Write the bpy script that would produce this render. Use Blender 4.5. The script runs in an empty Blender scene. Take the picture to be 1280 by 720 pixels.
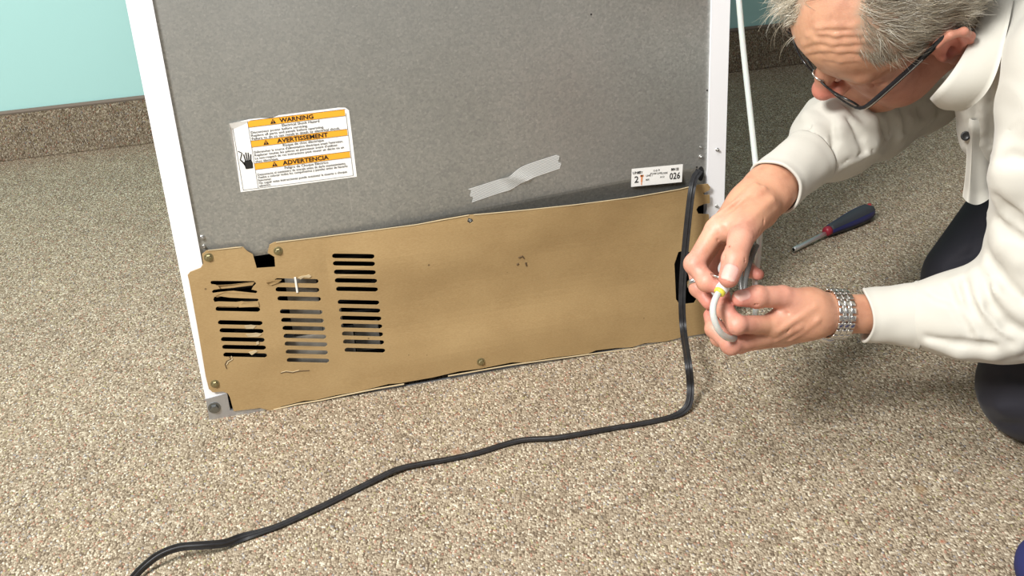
import bpy, bmesh, math, random
import numpy as np
from mathutils import Vector, Matrix, noise, geometry
from mathutils.bvhtree import BVHTree
random.seed(4); rng = np.random.default_rng(4)
SC = bpy.context.scene
COL = SC.collection

# ------------------------------------------------------------------ camera
CAM_R = np.array([[0.968373, 0.15184031, -0.19798547],
                  [-0.24361966, 0.40405062, -0.88169868],
                  [-0.05388124, 0.90204635, 0.42826299]])     # columns: camera right, up, back
CAM_C = np.array([0.12983781, -1.38027628, 0.79793601])
FPX = 1383.0                                                   # focal length in pixels of a 1280 px wide frame
cd = bpy.data.cameras.new('camera'); cam = bpy.data.objects.new('camera', cd); COL.objects.link(cam)
M4 = Matrix([list(CAM_R[i]) + [CAM_C[i]] for i in range(3)] + [[0, 0, 0, 1]])
cam.matrix_world = M4
cd.sensor_width = 36; cd.lens = FPX * 36 / 1280; cd.clip_start = .02
SC.camera = cam

# ------------------------------------------------------------------ world and lights
w = bpy.data.worlds.new('world'); SC.world = w; w.use_nodes = True
bg = w.node_tree.nodes['Background']; bg.inputs[0].default_value = (1, .965, .95, 1); bg.inputs[1].default_value = .22
def area(name, loc, target, size, power, col=(1, 1, 1)):
    l = bpy.data.lights.new(name, 'AREA'); l.shape = 'SQUARE'; l.size = size; l.energy = power; l.color = col
    o = bpy.data.objects.new(name, l); COL.objects.link(o); o.location = loc
    o.rotation_euler = (Vector(target) - Vector(loc)).to_track_quat('-Z', 'Y').to_euler()
    return o
area('key_light', (-1.25, -1.60, 2.25), (.25, .1, .2), .6, 100, (1, .985, .95))
area('ceiling_light', (.0, -1.0, 2.6), (.25, -.5, 0), 1.0, 25, (1, .98, .95))
SC.view_settings.view_transform = 'Standard'; SC.view_settings.look = 'None'
SC.view_settings.exposure = 0.35; SC.view_settings.gamma = 1; SC.view_settings.use_curve_mapping = False

# ------------------------------------------------------------------ helpers
def pray(x, y):
    return CAM_R @ np.array([x - 640, 360 - y, -FPX])
def P(x, y, d):                       # point of the place seen at a pixel, at a depth
    return CAM_C + pray(x, y) / FPX * d
def onz(x, y, z=0.):
    r = pray(x, y); return CAM_C + r * ((z - CAM_C[2]) / r[2])
def ony(x, y, yy=0.):
    r = pray(x, y); return CAM_C + r * ((yy - CAM_C[1]) / r[1])

def setp(o, label=None, cat=None, group=None, kind=None):
    if label: o['label'] = label
    if cat: o['category'] = cat
    if group: o['group'] = group
    if kind: o['kind'] = kind
    return o
def empty(name, loc=(0, 0, 0), rz=0):
    o = bpy.data.objects.new(name, None); COL.objects.link(o); o.location = loc; o.rotation_euler = (0, 0, rz)
    o.empty_display_size = .05
    return o
def link(name, me, mat=None, parent=None, smooth=False):
    o = bpy.data.objects.new(name, me); COL.objects.link(o)
    if mat is not None:
        for m in (mat if isinstance(mat, (list, tuple)) else [mat]): me.materials.append(m)
    if smooth: me.shade_smooth()
    if parent is not None:
        o.parent = parent
        bpy.context.view_layer.update()
        o.matrix_parent_inverse = parent.matrix_world.inverted()
    return o
def pyd(name, v, f, mat=None, parent=None, smooth=False):
    me = bpy.data.meshes.new(name); me.from_pydata([tuple(map(float, p)) for p in v], [], [tuple(map(int, q)) for q in f]); me.update()
    return link(name, me, mat, parent, smooth)
def bmo(name, bm, mat=None, parent=None, smooth=False, recalc=True):
    if recalc: bmesh.ops.recalc_face_normals(bm, faces=bm.faces)
    me = bpy.data.meshes.new(name); bm.to_mesh(me); bm.free()
    return link(name, me, mat, parent, smooth)
def box(bm, lo, hi, bev=0, seg=2):
    m = Matrix.Translation([(a + b) / 2 for a, b in zip(lo, hi)]) @ Matrix.Diagonal([b - a for a, b in zip(lo, hi)] + [1])
    r = bmesh.ops.create_cube(bm, size=1, matrix=m)
    if bev:
        es = list({e for v in r['verts'] for e in v.link_edges})
        bmesh.ops.bevel(bm, geom=es, offset=bev, segments=seg, affect='EDGES', profile=.5)
def frame_to(axis):
    return Vector(axis).normalized().to_track_quat('Z', 'Y').to_matrix().to_4x4()
def lathe(bm, origin, axis, prof, n=24, scl=(1, 1)):
    """prof: (distance along axis, radius)"""
    M = Matrix.Translation(Vector(origin)) @ frame_to(axis)
    rings = []
    for h, r in prof:
        rings.append([bm.verts.new(M @ Vector((r * scl[0] * math.cos(2 * math.pi * i / n), r * scl[1] * math.sin(2 * math.pi * i / n), h))) for i in range(n)])
    for a, b in zip(rings, rings[1:]):
        for i in range(n): bm.faces.new((a[i], a[(i + 1) % n], b[(i + 1) % n], b[i]))
    bm.faces.new(rings[0][::-1]); bm.faces.new(rings[-1])
def catmull(pts, n=8):
    p = [np.array(q, float) for q in pts]; p = [2 * p[0] - p[1]] + p + [2 * p[-1] - p[-2]]
    out = []
    for i in range(1, len(p) - 2):
        for k in range(n):
            t = k / n
            out.append(.5 * ((2 * p[i]) + (-p[i - 1] + p[i + 1]) * t + (2 * p[i - 1] - 5 * p[i] + 4 * p[i + 1] - p[i + 2]) * t * t + (-p[i - 1] + 3 * p[i] - 3 * p[i + 1] + p[i + 2]) * t ** 3))
    out.append(p[-2]); return out
def sweep(bm, path, prof, normals=None, radii=None, closed_prof=True, cap=True):
    """prof: list of (a, b) in the frame (normal, binormal); path: list of 3D points"""
    path = [Vector(q) for q in path]; n = len(path); rings = []
    nr = Vector(normals[0]) if normals is not None else None
    for i in range(n):
        t = (path[min(i + 1, n - 1)] - path[max(i - 1, 0)]).normalized()
        if normals is not None: nr = Vector(normals[i])
        elif nr is None: nr = t.orthogonal()
        nr = (nr - t * nr.dot(t)).normalized(); b = t.cross(nr)
        s = radii[i] if radii is not None else 1
        rings.append([bm.verts.new(path[i] + nr * (u * s) + b * (v * s)) for u, v in prof])
    m = len(prof)
    for a, b in zip(rings, rings[1:]):
        for i in range(m): bm.faces.new((a[i], a[(i + 1) % m], b[(i + 1) % m], b[i]))
    if cap: bm.faces.new(rings[0][::-1]); bm.faces.new(rings[-1])
def circ(r, n=10): return [(r * math.cos(2 * math.pi * i / n), r * math.sin(2 * math.pi * i / n)) for i in range(n)]

# ------------------------------------------------------------------ materials
class NT:
    def __init__(s, name, rough=.5, metal=0., col=(.8, .8, .8), **kw):
        s.m = bpy.data.materials.new(name); s.m.use_nodes = True; s.t = s.m.node_tree; s.n = s.t.nodes
        s.b = s.n['Principled BSDF']
        s.b.inputs['Base Color'].default_value = (*col, 1); s.b.inputs['Roughness'].default_value = rough; s.b.inputs['Metallic'].default_value = metal
        for k, v in kw.items(): s.b.inputs[k.replace('_', ' ')].default_value = v
    def add(s, typ, props=None, **inp):
        nd = s.n.new(typ)
        for k, v in (props or {}).items(): setattr(nd, k, v)
        for k, v in inp.items():
            k2 = k.replace('_', ' ')
            sock = nd.inputs[int(k[1:])] if k[0] == 'i' and k[1:].isdigit() else nd.inputs[k2]
            if isinstance(v, bpy.types.NodeSocket): s.t.links.new(v, sock)
            else: sock.default_value = v
        return nd
    def lk(s, a, b): s.t.links.new(a, b)
    def coord(s, scale=(1, 1, 1), rot=(0, 0, 0), src='Object'):
        c = s.add('ShaderNodeTexCoord'); mp = s.add('ShaderNodeMapping', Vector=c.outputs[src], Scale=scale, Rotation=rot)
        return mp.outputs[0]
    def ramp(s, fac, stops, interp='LINEAR'):
        r = s.add('ShaderNodeValToRGB', Fac=fac); e = r.color_ramp; e.interpolation = interp
        while len(e.elements) < len(stops): e.elements.new(.5)
        for el, (p, c) in zip(e.elements, stops): el.position = p; el.color = (*c, 1) if len(c) == 3 else c
        return r.outputs[0]
    def mix(s, f, a, b, blend='MIX'):
        nd = s.add('ShaderNodeMix', {'data_type': 'RGBA', 'blend_type': blend}, Factor=f)
        for v, k in ((a, 6), (b, 7)):
            if isinstance(v, bpy.types.NodeSocket): s.t.links.new(v, nd.inputs[k])
            else: nd.inputs[k].default_value = (*v, 1)
        return nd.outputs[2]
    def noise(s, vec, scale, detail=3, rough=.5): return s.add('ShaderNodeTexNoise', Vector=vec, Scale=scale, Detail=detail, Roughness=rough)
    def bump(s, h, strength=.3, dist=.001):
        b = s.add('ShaderNodeBump', Height=h, Strength=strength, Distance=dist); s.lk(b.outputs[0], s.b.inputs['Normal']); return b
    def math(s, op, a, b=0.):
        nd = s.add('ShaderNodeMath', {'operation': op}, i0=a, i1=b); return nd.outputs[0]
    def base(s, sock): s.lk(sock, s.b.inputs['Base Color'])

def plain(name, col, rough=.5, metal=0., **kw): return NT(name, rough, metal, col, **kw).m

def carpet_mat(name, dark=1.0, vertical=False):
    s = NT(name, .95); s.b.inputs['Specular IOR Level'].default_value = .12
    v = s.coord((1, 1, 1)) if not vertical else s.coord((1, 1, 1), (math.radians(90), 0, 0))
    wob = s.noise(v, 45, 2)
    vv = s.add('ShaderNodeVectorMath', {'operation': 'MULTIPLY_ADD'}, i0=wob.outputs[1], i1=(.005, .005, .005), i2=v).outputs[0]
    st = s.add('ShaderNodeMapping', Vector=vv, Scale=(1.3, .82, 1), Rotation=(0, 0, .45)).outputs[0]
    vo = s.add('ShaderNodeTexVoronoi', {'voronoi_dimensions': '2D'}, Vector=st, Scale=345., Randomness=.78)
    sep = s.add('ShaderNodeSeparateColor', Color=vo.outputs['Color'])
    c = s.ramp(sep.outputs[0], [(0, (.165, .128, .092)), (.22, (.29, .236, .172)), (.5, (.372, .310, .232)), (.80, (.46, .395, .302)), (.93, (.60, .54, .43)), (1, (.76, .71, .59))])
    isr = s.math('LESS_THAN', sep.outputs[1], .10)
    rare = s.ramp(sep.outputs[1], [(0, (.45, .21, .15)), (.045, (.33, .34, .38)), (.075, (.44, .42, .20))], 'CONSTANT')
    c = s.mix(s.math('MULTIPLY', isr, .6), c, rare)
    big = s.noise(v, 4, 4, .6)
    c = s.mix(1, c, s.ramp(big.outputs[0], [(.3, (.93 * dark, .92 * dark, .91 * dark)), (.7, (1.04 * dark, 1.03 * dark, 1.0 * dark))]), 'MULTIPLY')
    patch = s.noise(v, 30, 2)
    c = s.mix(1, c, s.ramp(patch.outputs[0], [(.3, (.90, .89, .88)), (.7, (1.07, 1.06, 1.04))]), 'MULTIPLY')
    gap = s.ramp(vo.outputs['Distance'], [(.42, (1, 1, 1)), (.74, (.40, .36, .32))])      # darker between the loops
    c = s.mix(1, c, gap, 'MULTIPLY')
    if not vertical:
        geo = s.coord()
        for (x, y), r, col in STAINS:
            dd = s.add('ShaderNodeVectorMath', {'operation': 'DISTANCE'}, i0=geo, i1=(x, y, 0.))
            dn = s.math('ADD', dd.outputs['Value'], s.math('MULTIPLY', s.math('SUBTRACT', patch.outputs[0], .5), r))
            c = s.mix(s.ramp(s.math('DIVIDE', dn, r), [(.3, (.6, .6, .6)), (1, (0, 0, 0))]), c, col)
    s.base(c)
    h = s.ramp(vo.outputs['Distance'], [(0, (1, 1, 1)), (.8, (0, 0, 0))])
    fz = s.noise(v, 1100, 2)
    hh = s.math('ADD', h, s.math('MULTIPLY', fz.outputs[0], .3)); hh = s.math('ADD', hh, s.math('MULTIPLY', sep.outputs[2], .35))
    s.bump(hh, .55, .0016)
    return s.m

STAINS = [(tuple(onz(x, y)[:2]), r, c) for x, y, r, c in ((752, 648, .009, (.13, .10, .06)), (628, 613, .006, (.16, .17, .05)), (1195, 572, .007, (.25, .17, .08)), (1150, 612, .010, (.30, .20, .10)), (632, 640, .004, (.25, .08, .05)), (1178, 677, .006, (.45, .16, .09)), (1038, 660, .006, (.30, .15, .08)), (570, 565, .008, (.33, .17, .10)))]
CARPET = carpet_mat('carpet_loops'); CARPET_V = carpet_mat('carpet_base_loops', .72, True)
def wall_mat():
    s = NT('teal_paint', .55, col=(.32, .62, .60)); v = s.coord()
    n = s.noise(v, 3, 3); s.base(s.mix(n.outputs[0], (.39, .67, .65), (.41, .69, .67)))
    s.bump(s.noise(v, 220, 3).outputs[0], .15, .001); return s.m
TEAL = wall_mat()
def galv():
    s = NT('galvanised_steel', .5, .75); v = s.coord((1, 1, 1))
    vo = s.add('ShaderNodeTexVoronoi', Vector=v, Scale=330., Randomness=1.)
    sp = s.add('ShaderNodeSeparateColor', Color=vo.outputs['Color'])
    n2 = s.noise(v, 420, 3, .7); n1 = s.noise(v, 4, 4, .6)
    f = s.math('ADD', s.math('MULTIPLY', sp.outputs[0], .4), s.math('MULTIPLY', n2.outputs[0], .75))
    c = s.ramp(f, [(.25, (.33, .34, .33)), (.55, (.41, .42, .405)), (.78, (.47, .48, .465)), (.95, (.62, .63, .61))])
    c = s.mix(1, c, s.ramp(n1.outputs[0], [(.3, (.88, .88, .87)), (.7, (1.05, 1.05, 1.05))]), 'MULTIPLY')
    # faint vertical scratches
    vs = s.coord((90, 1, 1.2)); ns = s.noise(vs, 2.2, 2)
    c = s.mix(s.ramp(ns.outputs[0], [(.70, (0, 0, 0)), (.74, (.35, .35, .35))]), c, (.62, .63, .62))
    s.base(c)
    s.lk(s.ramp(f, [(.3, (.50, .50, .50)), (.9, (.36, .36, .36))]), s.b.inputs['Roughness'])
    s.bump(f, .12, .0004); return s.m
GALV = galv()
def cardb():
    s = NT('tan_fibreboard', .6); s.b.inputs['Specular IOR Level'].default_value = .35; v = s.coord()
    n = s.noise(v, 9, 5, .6); n2 = s.noise(s.coord((1, 1, 3)), 300, 3)
    c = s.ramp(n.outputs[0], [(.25, (.31, .205, .092)), (.5, (.365, .248, .115)), (.75, (.415, .29, .14))])
    c = s.mix(.25, c, s.ramp(n2.outputs[0], [(.3, (.30, .19, .08)), (.7, (.50, .36, .18))]))
    sp = s.add('ShaderNodeTexVoronoi', Vector=v, Scale=34., Randomness=1.)
    sc = s.add('ShaderNodeSeparateColor', Color=sp.outputs['Color'])
    d = s.math('LESS_THAN', sp.outputs['Distance'], s.math('MULTIPLY', sc.outputs[0], .055))
    c = s.mix(s.math('MULTIPLY', d, .7), c, (.10, .06, .03)); s.base(c)
    s.bump(n2.outputs[0], .25, .0005); return s.m
BOARD = cardb()
WHITE = NT('white_enamel', .32, col=(.86, .865, .89)).m
STEEL = NT('zinc_steel', .35, 1., (.55, .55, .53)).m
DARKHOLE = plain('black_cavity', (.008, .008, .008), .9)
def grime():
    s = NT('grey_grimy_metal', .6, .3); n = s.noise(s.coord(), 60, 4); s.base(s.ramp(n.outputs[0], [(.3, (.22, .21, .19)), (.7, (.42, .40, .36))])); return s.m
GREYM = grime()
# ================================================================== THE ROOM
def grid_mesh(name, x0, x1, y0, y1, z, mat, n=1):
    return pyd(name, [(x0, y0, z), (x1, y0, z), (x1, y1, z), (x0, y1, z)], [(0, 1, 2, 3)], mat)
WALL_Y = 1.39
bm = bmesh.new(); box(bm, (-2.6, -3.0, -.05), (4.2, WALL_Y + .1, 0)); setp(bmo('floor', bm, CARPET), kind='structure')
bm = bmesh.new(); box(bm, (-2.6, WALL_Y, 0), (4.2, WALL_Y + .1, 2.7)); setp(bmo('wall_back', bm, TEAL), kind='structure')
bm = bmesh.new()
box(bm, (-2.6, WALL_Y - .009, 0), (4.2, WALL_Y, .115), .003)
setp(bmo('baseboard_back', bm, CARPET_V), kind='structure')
bm = bmesh.new()          # bound top edge of the carpet base
sweep(bm, [(-2.6, WALL_Y - .006, .1155), (4.2, WALL_Y - .006, .1155)], circ(.0055, 8))
setp(bmo('trim_1', bm, plain('taupe_binding', (.19, .155, .125), .8)), kind='structure')

# ================================================================== THE REFRIGERATOR
W = .76; D = .70; H = 1.68
fr = empty('refrigerator', (W / 2, D / 2, 0))
setp(fr, 'white refrigerator standing with its galvanised steel back and torn tan cover towards us', 'refrigerator')
ZB = .229      # lower edge of the steel back sheet
for x0, x1, xi0, xi1 in ((0, .0012, 0, .029), (W - .0012, W, W - .026, W)):
    bm = bmesh.new(); box(bm, (x0, 0, .004), (x1, D, H)); box(bm, (xi0, -.0006, .004), (xi1, .0010, H), .0004)
    # inner return lip
    xl = xi1 if x0 == 0 else xi0
    box(bm, (xl - .0005, -.0006, .004), (xl + .0005, .012, H))
    bmo('side_panel', bm, WHITE, fr)
bm = bmesh.new(); box(bm, (.0012, .004, H - .002), (W - .0012, D, H)); bmo('top_panel', bm, WHITE, fr)
bm = bmesh.new(); box(bm, (.0012, D, .03), (W - .0012, D + .06, H), .006); bmo('front_door', bm, WHITE, fr)
ZK = lambda x: .234 + .029 * min(1, max(0, (x - .16) / .5))       # lower edge tilted inwards so it turns dark, for the shade above the cover
nx = 40; V = []; F = []
for i in range(nx + 1):
    x = .029 + (W - .055) * i / nx
    for z, y in ((H, .004), (ZK(x) + .004, .004), (ZK(x), .0046), (ZB, .0046 + (ZK(x) - ZB) * .30), (ZB, .0066 + (ZK(x) - ZB) * .30), (ZK(x) + .002, .007), (H, .006)): V.append((x, y, z))
for i in range(nx):
    for k in range(7): a = i * 7 + k; b = i * 7 + (k + 1) % 7; F.append((a, b, b + 7, a + 7))
F += [tuple(range(7)), tuple(range(nx * 7 + 6, nx * 7 - 1, -1))]
pyd('back_sheet', V, F, GALV, fr)
# machine compartment behind the cover: dark walls, floor pan, compressor, fan shroud
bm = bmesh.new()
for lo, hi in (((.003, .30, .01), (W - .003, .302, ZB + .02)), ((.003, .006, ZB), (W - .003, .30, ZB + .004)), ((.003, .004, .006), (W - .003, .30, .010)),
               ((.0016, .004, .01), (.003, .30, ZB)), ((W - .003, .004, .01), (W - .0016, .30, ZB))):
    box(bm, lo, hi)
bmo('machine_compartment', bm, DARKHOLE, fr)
bm = bmesh.new()
box(bm, (.130, .030, .06), (.172, .034, .215), .001); box(bm, (.105, .012, .02), (.212, .016, .098), .001); box(bm, (.172, .020, .09), (.20, .024, .128), .001)
box(bm, (.215, .04, .045), (.25, .044, .09), .001)
bmo('fan_shroud', bm, GREYM, fr)
bm = bmesh.new(); lathe(bm, (.58, .15, .012), (0, 0, 1), [(0, .07), (.02, .085), (.10, .088), (.15, .07), (.17, .03)], 24)
bmo('compressor', bm, plain('black_enamel', (.015, .015, .016), .35), fr, True)
bm = bmesh.new()
for k in range(7):
    z = .05 + k * .022
    sweep(bm, [(.05, .07, z), (.30, .07, z)], circ(.003, 8))
bmo('condenser_tube', bm, plain('dusty_black_tube', (.03, .03, .03), .6), fr)

# ---- tan fibreboard cover: a warped sheet with real slots
def warp(x, z):
    """how far the loose sheet stands off the frame (towards the room = -y)"""
    y = .0045 + .0030 * math.sin(x * 9 + .6) * math.sin(z * 13) ** 2
    y += .020 * math.exp(-((x - .52) / .17) ** 2) * max(0, (z - .10) / .15) ** 1.5      # bowed out at the top middle and right
    y += .006 * math.exp(-((x - .30) / .10) ** 2 - ((z - .20) / .05) ** 2)
    y += .004 * math.exp(-((x - .43) / .2) ** 2 - ((z - .05) / .035) ** 2)
    y -= .0018 * math.exp(-((x - .19) / .012) ** 2 - ((z - .205) / .03) ** 2)
    y += .0007 * noise.noise(Vector((x * 14, z * 30, 3)))
    return -y
def onw(x, y):
    p = ony(x, y)
    for _ in range(4): p = ony(x, y, warp(p[0], p[2]))
    return p
def qw(pts): return [(float(onw(x, y)[0]), float(onw(x, y)[2])) for x, y in pts]
def q2(pts): return [(float(ony(x, y)[0]), float(ony(x, y)[2])) for x, y in pts]
outline = qw([(258, 313.5), (296, 309), (304, 309), (309, 314), (316, 318), (321, 335.5), (344, 334), (343, 321), (334.5, 316), (337, 306), (343, 303), (365, 300.5), (390, 298), (420, 294), (450, 290.5), (486, 286),
              (520, 281), (550, 275), (585, 269), (620, 266), (650, 263.5), (685, 260), (720, 256), (755, 251.5), (790, 247), (820, 242), (850, 236.5), (872, 231), (885, 230), (888, 234), (886.5, 238), (879, 241.5),
              (881, 244), (887, 243.5), (887.5, 254), (880, 255), (873, 258), (870.5, 262), (873, 267.5), (886, 268),
              (888, 300), (886, 340), (884, 380), (881, 417), (868, 419), (850, 422), (832, 427), (806, 429), (790, 434), (770, 435), (745, 438), (735, 442), (700, 446), (685, 448), (655, 453), (640, 453), (600, 461), (575, 464), (540, 472),
              (500, 479), (486, 480), (450, 489), (420, 494), (395, 500), (380, 501), (352, 508), (340, 514), (325, 510), (292, 514), (287.5, 497), (285, 492), (279, 489.5), (266, 490.5), (261, 486), (257, 470), (252, 440), (246, 405), (240, 372), (236, 350), (234.5, 344), (238, 340), (251, 335), (254, 330), (252.5, 318)])
def slot(x, y, L, h, slope=0, n=5):
    """rounded slot: left end centre x, y; length L"""
    r = h / 2; pts = []
    for k in range(n): a = math.pi / 2 + math.pi * k / (n - 1); pts.append((x + r + r * math.cos(a), y + r * math.sin(a)))
    for k in range(n): a = -math.pi / 2 + math.pi * k / (n - 1); pts.append((x + L - r + r * math.cos(a), y + slope * L + r * math.sin(a)))
    return pts
Z = lambda zx, zy: (220 + zx / 3., 290 + zy / 3.)
def zslot(x0, x1, zy, h=.0072):
    # the zoomed view leans by the perspective: left end lies a little lower than the right end on the sheet
    a = onw(*Z(x0, zy)); b = onw(*Z(x1, zy))
    return slot(a[0], a[2], b[0] - a[0], h, (b[2] - a[2]) / (b[0] - a[0]))
slots = []
for x0, x1, y in ((370, 535, 184), (373, 538, 217), (380, 544, 251), (389, 550, 300), (394, 555, 332), (399, 560, 362), (403, 564, 392), (407, 568, 421), (411, 570, 451), (415, 575, 482),
                  (585, 745, 91), (588, 747, 119), (592, 750, 151), (595, 755, 183), (600, 758, 215), (606, 763, 264), (611, 767, 294), (615, 771, 324), (618, 774, 353), (622, 777, 383), (626, 781, 413), (632, 785, 444)):
    slots.append(zslot(x0, x1, y))
for x0, x1, y in ((157, 325, 341), (163, 329, 371), (168, 333, 404), (173, 338, 433), (177, 342, 462), (148, 316, 290)):
    slots.append(zslot(x0, x1, y))
# torn group at the upper left: three slots grown into irregular holes
def zpoly(pts): return qw([Z(*p) for p in pts])
slots.append(zpoly([(132, 184), (140, 183), (292, 184), (299, 190), (300, 196), (290, 206), (284, 216), (302, 220), (306, 226), (300, 231), (215, 222), (170, 226), (140, 230), (134, 224), (140, 217), (165, 213), (160, 205), (150, 199), (134, 197), (129, 190)]))
slots.append(zpoly([(143, 244), (160, 240), (200, 246), (240, 248), (306, 250), (311, 256), (306, 261), (262, 263), (246, 261), (232, 264), (160, 262), (146, 264), (140, 254)]))
# cord opening at the right
slots.append(qw([(848, 315), (856, 313), (868, 318), (872, 330), (872, 372), (868, 379), (850, 381), (845, 374), (843, 330)]))
slots.append(qw([(585.5, 272.5), (590, 273.5), (592, 277), (588, 279.5), (584, 277)]))
def inpoly(px, py, poly):
    c = np.zeros(px.shape, bool); n = len(poly); j = n - 1
    for i in range(n):
        xi, yi = poly[i]; xj, yj = poly[j]
        if yi != yj: c ^= ((yi > py) != (yj > py)) & (px < (xj - xi) * (py - yi) / (yj - yi) + xi)
        j = i
    return c
def sheet(name, outl, holes, warpf, th, mat, parent, step=.009):
    xs = [p[0] for p in outl]; zs = [p[1] for p in outl]
    gx, gz = np.meshgrid(np.arange(min(xs), max(xs), step), np.arange(min(zs), max(zs), step)); gx = gx.ravel() + .0007; gz = gz.ravel() + .0003
    ok = inpoly(gx, gz, outl)
    for h in holes: ok &= ~inpoly(gx, gz, h)
    verts = []; edges = []
    for loop in [outl] + holes:
        b = len(verts); verts += [Vector(p) for p in loop]; edges += [(b + i, b + (i + 1) % len(loop)) for i in range(len(loop))]
    verts += [Vector((a, b)) for a, b in zip(gx[ok], gz[ok])]
    vo, eo, fo, *_ = geometry.delaunay_2d_cdt(verts, edges, [], 0, 1e-6)
    cen = np.array([[sum(vo[i][k] for i in f) / 3 for k in (0, 1)] for f in fo])
    keep = inpoly(cen[:, 0], cen[:, 1], outl)
    for h in holes: keep &= ~inpoly(cen[:, 0], cen[:, 1], h)
    V = [(p.x, warpf(p.x, p.y), p.y) for p in vo]; F = [tuple(f) for f, k in zip(fo, keep) if k]
    n = len(V); back = [(a, b + th, c) for a, b, c in V]
    cnt = {}
    for f in F:
        for a, b in zip(f, f[1:] + f[:1]): cnt[(a, b)] = 1
    side = [(a, b, b + n, a + n) for (a, b) in cnt if (b, a) not in cnt]
    used = sorted({i for f in F for i in f}); mp = {v: k for k, v in enumerate(used)}; m = len(used)
    VV = [V[i] for i in used] + [back[i] for i in used]
    r = lambda i: mp[i] if i < n else mp[i - n] + m
    FF = [tuple(mp[i] for i in f) for f in F] + [tuple(mp[i] + m for i in f[::-1]) for f in F] + [tuple(r(i) for i in f) for f in side]
    bm = bmesh.new(); vs = [bm.verts.new(v) for v in VV]
    for f in FF:
        try: bm.faces.new([vs[i] for i in f])
        except ValueError: pass
    return bmo(name, bm, mat, parent)
cover = sheet('back_cover', outline, slots, warp, .0016, BOARD, fr)
setp(cover, 'tan fibreboard cover with cut slots, torn at the left')
PALE = plain('torn_board_fibre', (.52, .42, .26), .9)
def flap(pts, dy0, dy1, parent, th=.0012, mat=BOARD, name='torn_strip'):
    q = [Z(*p) for p in pts]; bm = bmesh.new(); n = len(q); top = []; bot = []
    for i, (x, y) in enumerate(q):
        a = onw(x, y); yy = warp(a[0], a[2]) + dy0 + (dy1 - dy0) * (i / (n - 1))
        c = ony(x, y, yy); top.append(bm.verts.new(c)); bot.append(bm.verts.new((c[0], c[1] + th, c[2])))
    bm.faces.new(top); bm.faces.new(bot[::-1])
    for i in range(n): bm.faces.new((top[i], bot[i], bot[(i + 1) % n], top[(i + 1) % n]))
    return bmo(name, bm, mat, parent)
flap([(150, 201), (205, 198), (296, 187), (286, 200), (215, 209), (158, 214), (150, 208)], .001, .004, cover)
flap([(150, 238), (185, 224), (240, 226), (300, 233), (308, 248), (240, 240), (190, 236), (152, 246)], -.001, .001, cover)
flap([(150, 272), (238, 262), (252, 262), (232, 276), (228, 284), (160, 283)], .001, .003, cover)
flap([(254, 262), (308, 262), (312, 280), (236, 283), (242, 272)], -.002, -.001, cover)
flap([(256, 352), (282, 349), (300, 352), (290, 363), (262, 363)], -.0015, -.0005, cover, mat=PALE, name='torn_fibre')
flap([(262, 384), (300, 379), (322, 382), (308, 393), (270, 394)], -.0015, -.0005, cover, mat=PALE, name='torn_fibre')
flap([(338, 190), (352, 186), (378, 180), (396, 180), (384, 190), (356, 200), (346, 197)], -.004, -.001, cover)
flap([(300, 414), (310, 411), (312, 420), (302, 424)], -.0015, -.001, cover, mat=PALE, name='torn_fibre')
flap([(272, 452), (300, 444), (306, 448), (284, 462)], -.0015, -.001, cover, mat=PALE, name='torn_fibre')
flap([(458, 172), (470, 166), (486, 164), (500, 160), (508, 166), (500, 172), (480, 170), (466, 178)], -.0015, -.001, cover, mat=PALE, name='torn_fibre')
# crack lines: thin raised torn ridges of paler / darker fibre
def crack(pts, parent, r=.0006, mat=PALE, f=Z):
    path = []
    for x, y in pts:
        a = onw(*f(x, y)); path.append((a[0], warp(a[0], a[2]) - .0003, a[2]))
    bm = bmesh.new(); sweep(bm, path, circ(r, 6)); return bmo('tear', bm, mat, parent)
DKF = plain('dark_torn_edge', (.11, .07, .035), .9)
crack([(200, 468), (206, 476), (190, 484), (184, 496), (190, 512)], cover, .0007, DKF)
crack([(208, 466), (212, 477), (196, 486), (190, 497)], cover, .0008)
crack([(392, 529), (410, 524), (436, 527), (462, 521), (500, 519)], cover, .0006, DKF)
crack([(394, 526), (412, 521), (438, 524), (462, 518)], cover, .0005)
ident = lambda x, y: (x, y)
crack([(648, 322), (653, 320), (655, 323)], cover, .0010, DKF, ident)
crack([(646, 331), (648, 329)], cover, .0012, DKF, ident); crack([(657, 328), (658, 332)], cover, .0012, DKF, ident)
crack([(342, 512), (372, 505), (400, 500.5), (430, 494), (470, 486), (505, 480)], cover, .0011, PALE, ident)
crack([(560, 470), (600, 463), (640, 456), (690, 449), (735, 443), (790, 436), (830, 429)], cover, .0010, PALE, ident)
crack([(345, 303), (390, 297.6), (450, 290), (520, 280.8), (586, 268.8)], cover, .0007, PALE, ident)
crack([(592, 268.5), (650, 263.2), (720, 255.8), (790, 246.8), (850, 236.5), (872, 231)], cover, .0007, PALE, ident)
crack([(260, 313), (302, 308.7)], cover, .0006, PALE, ident)
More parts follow.
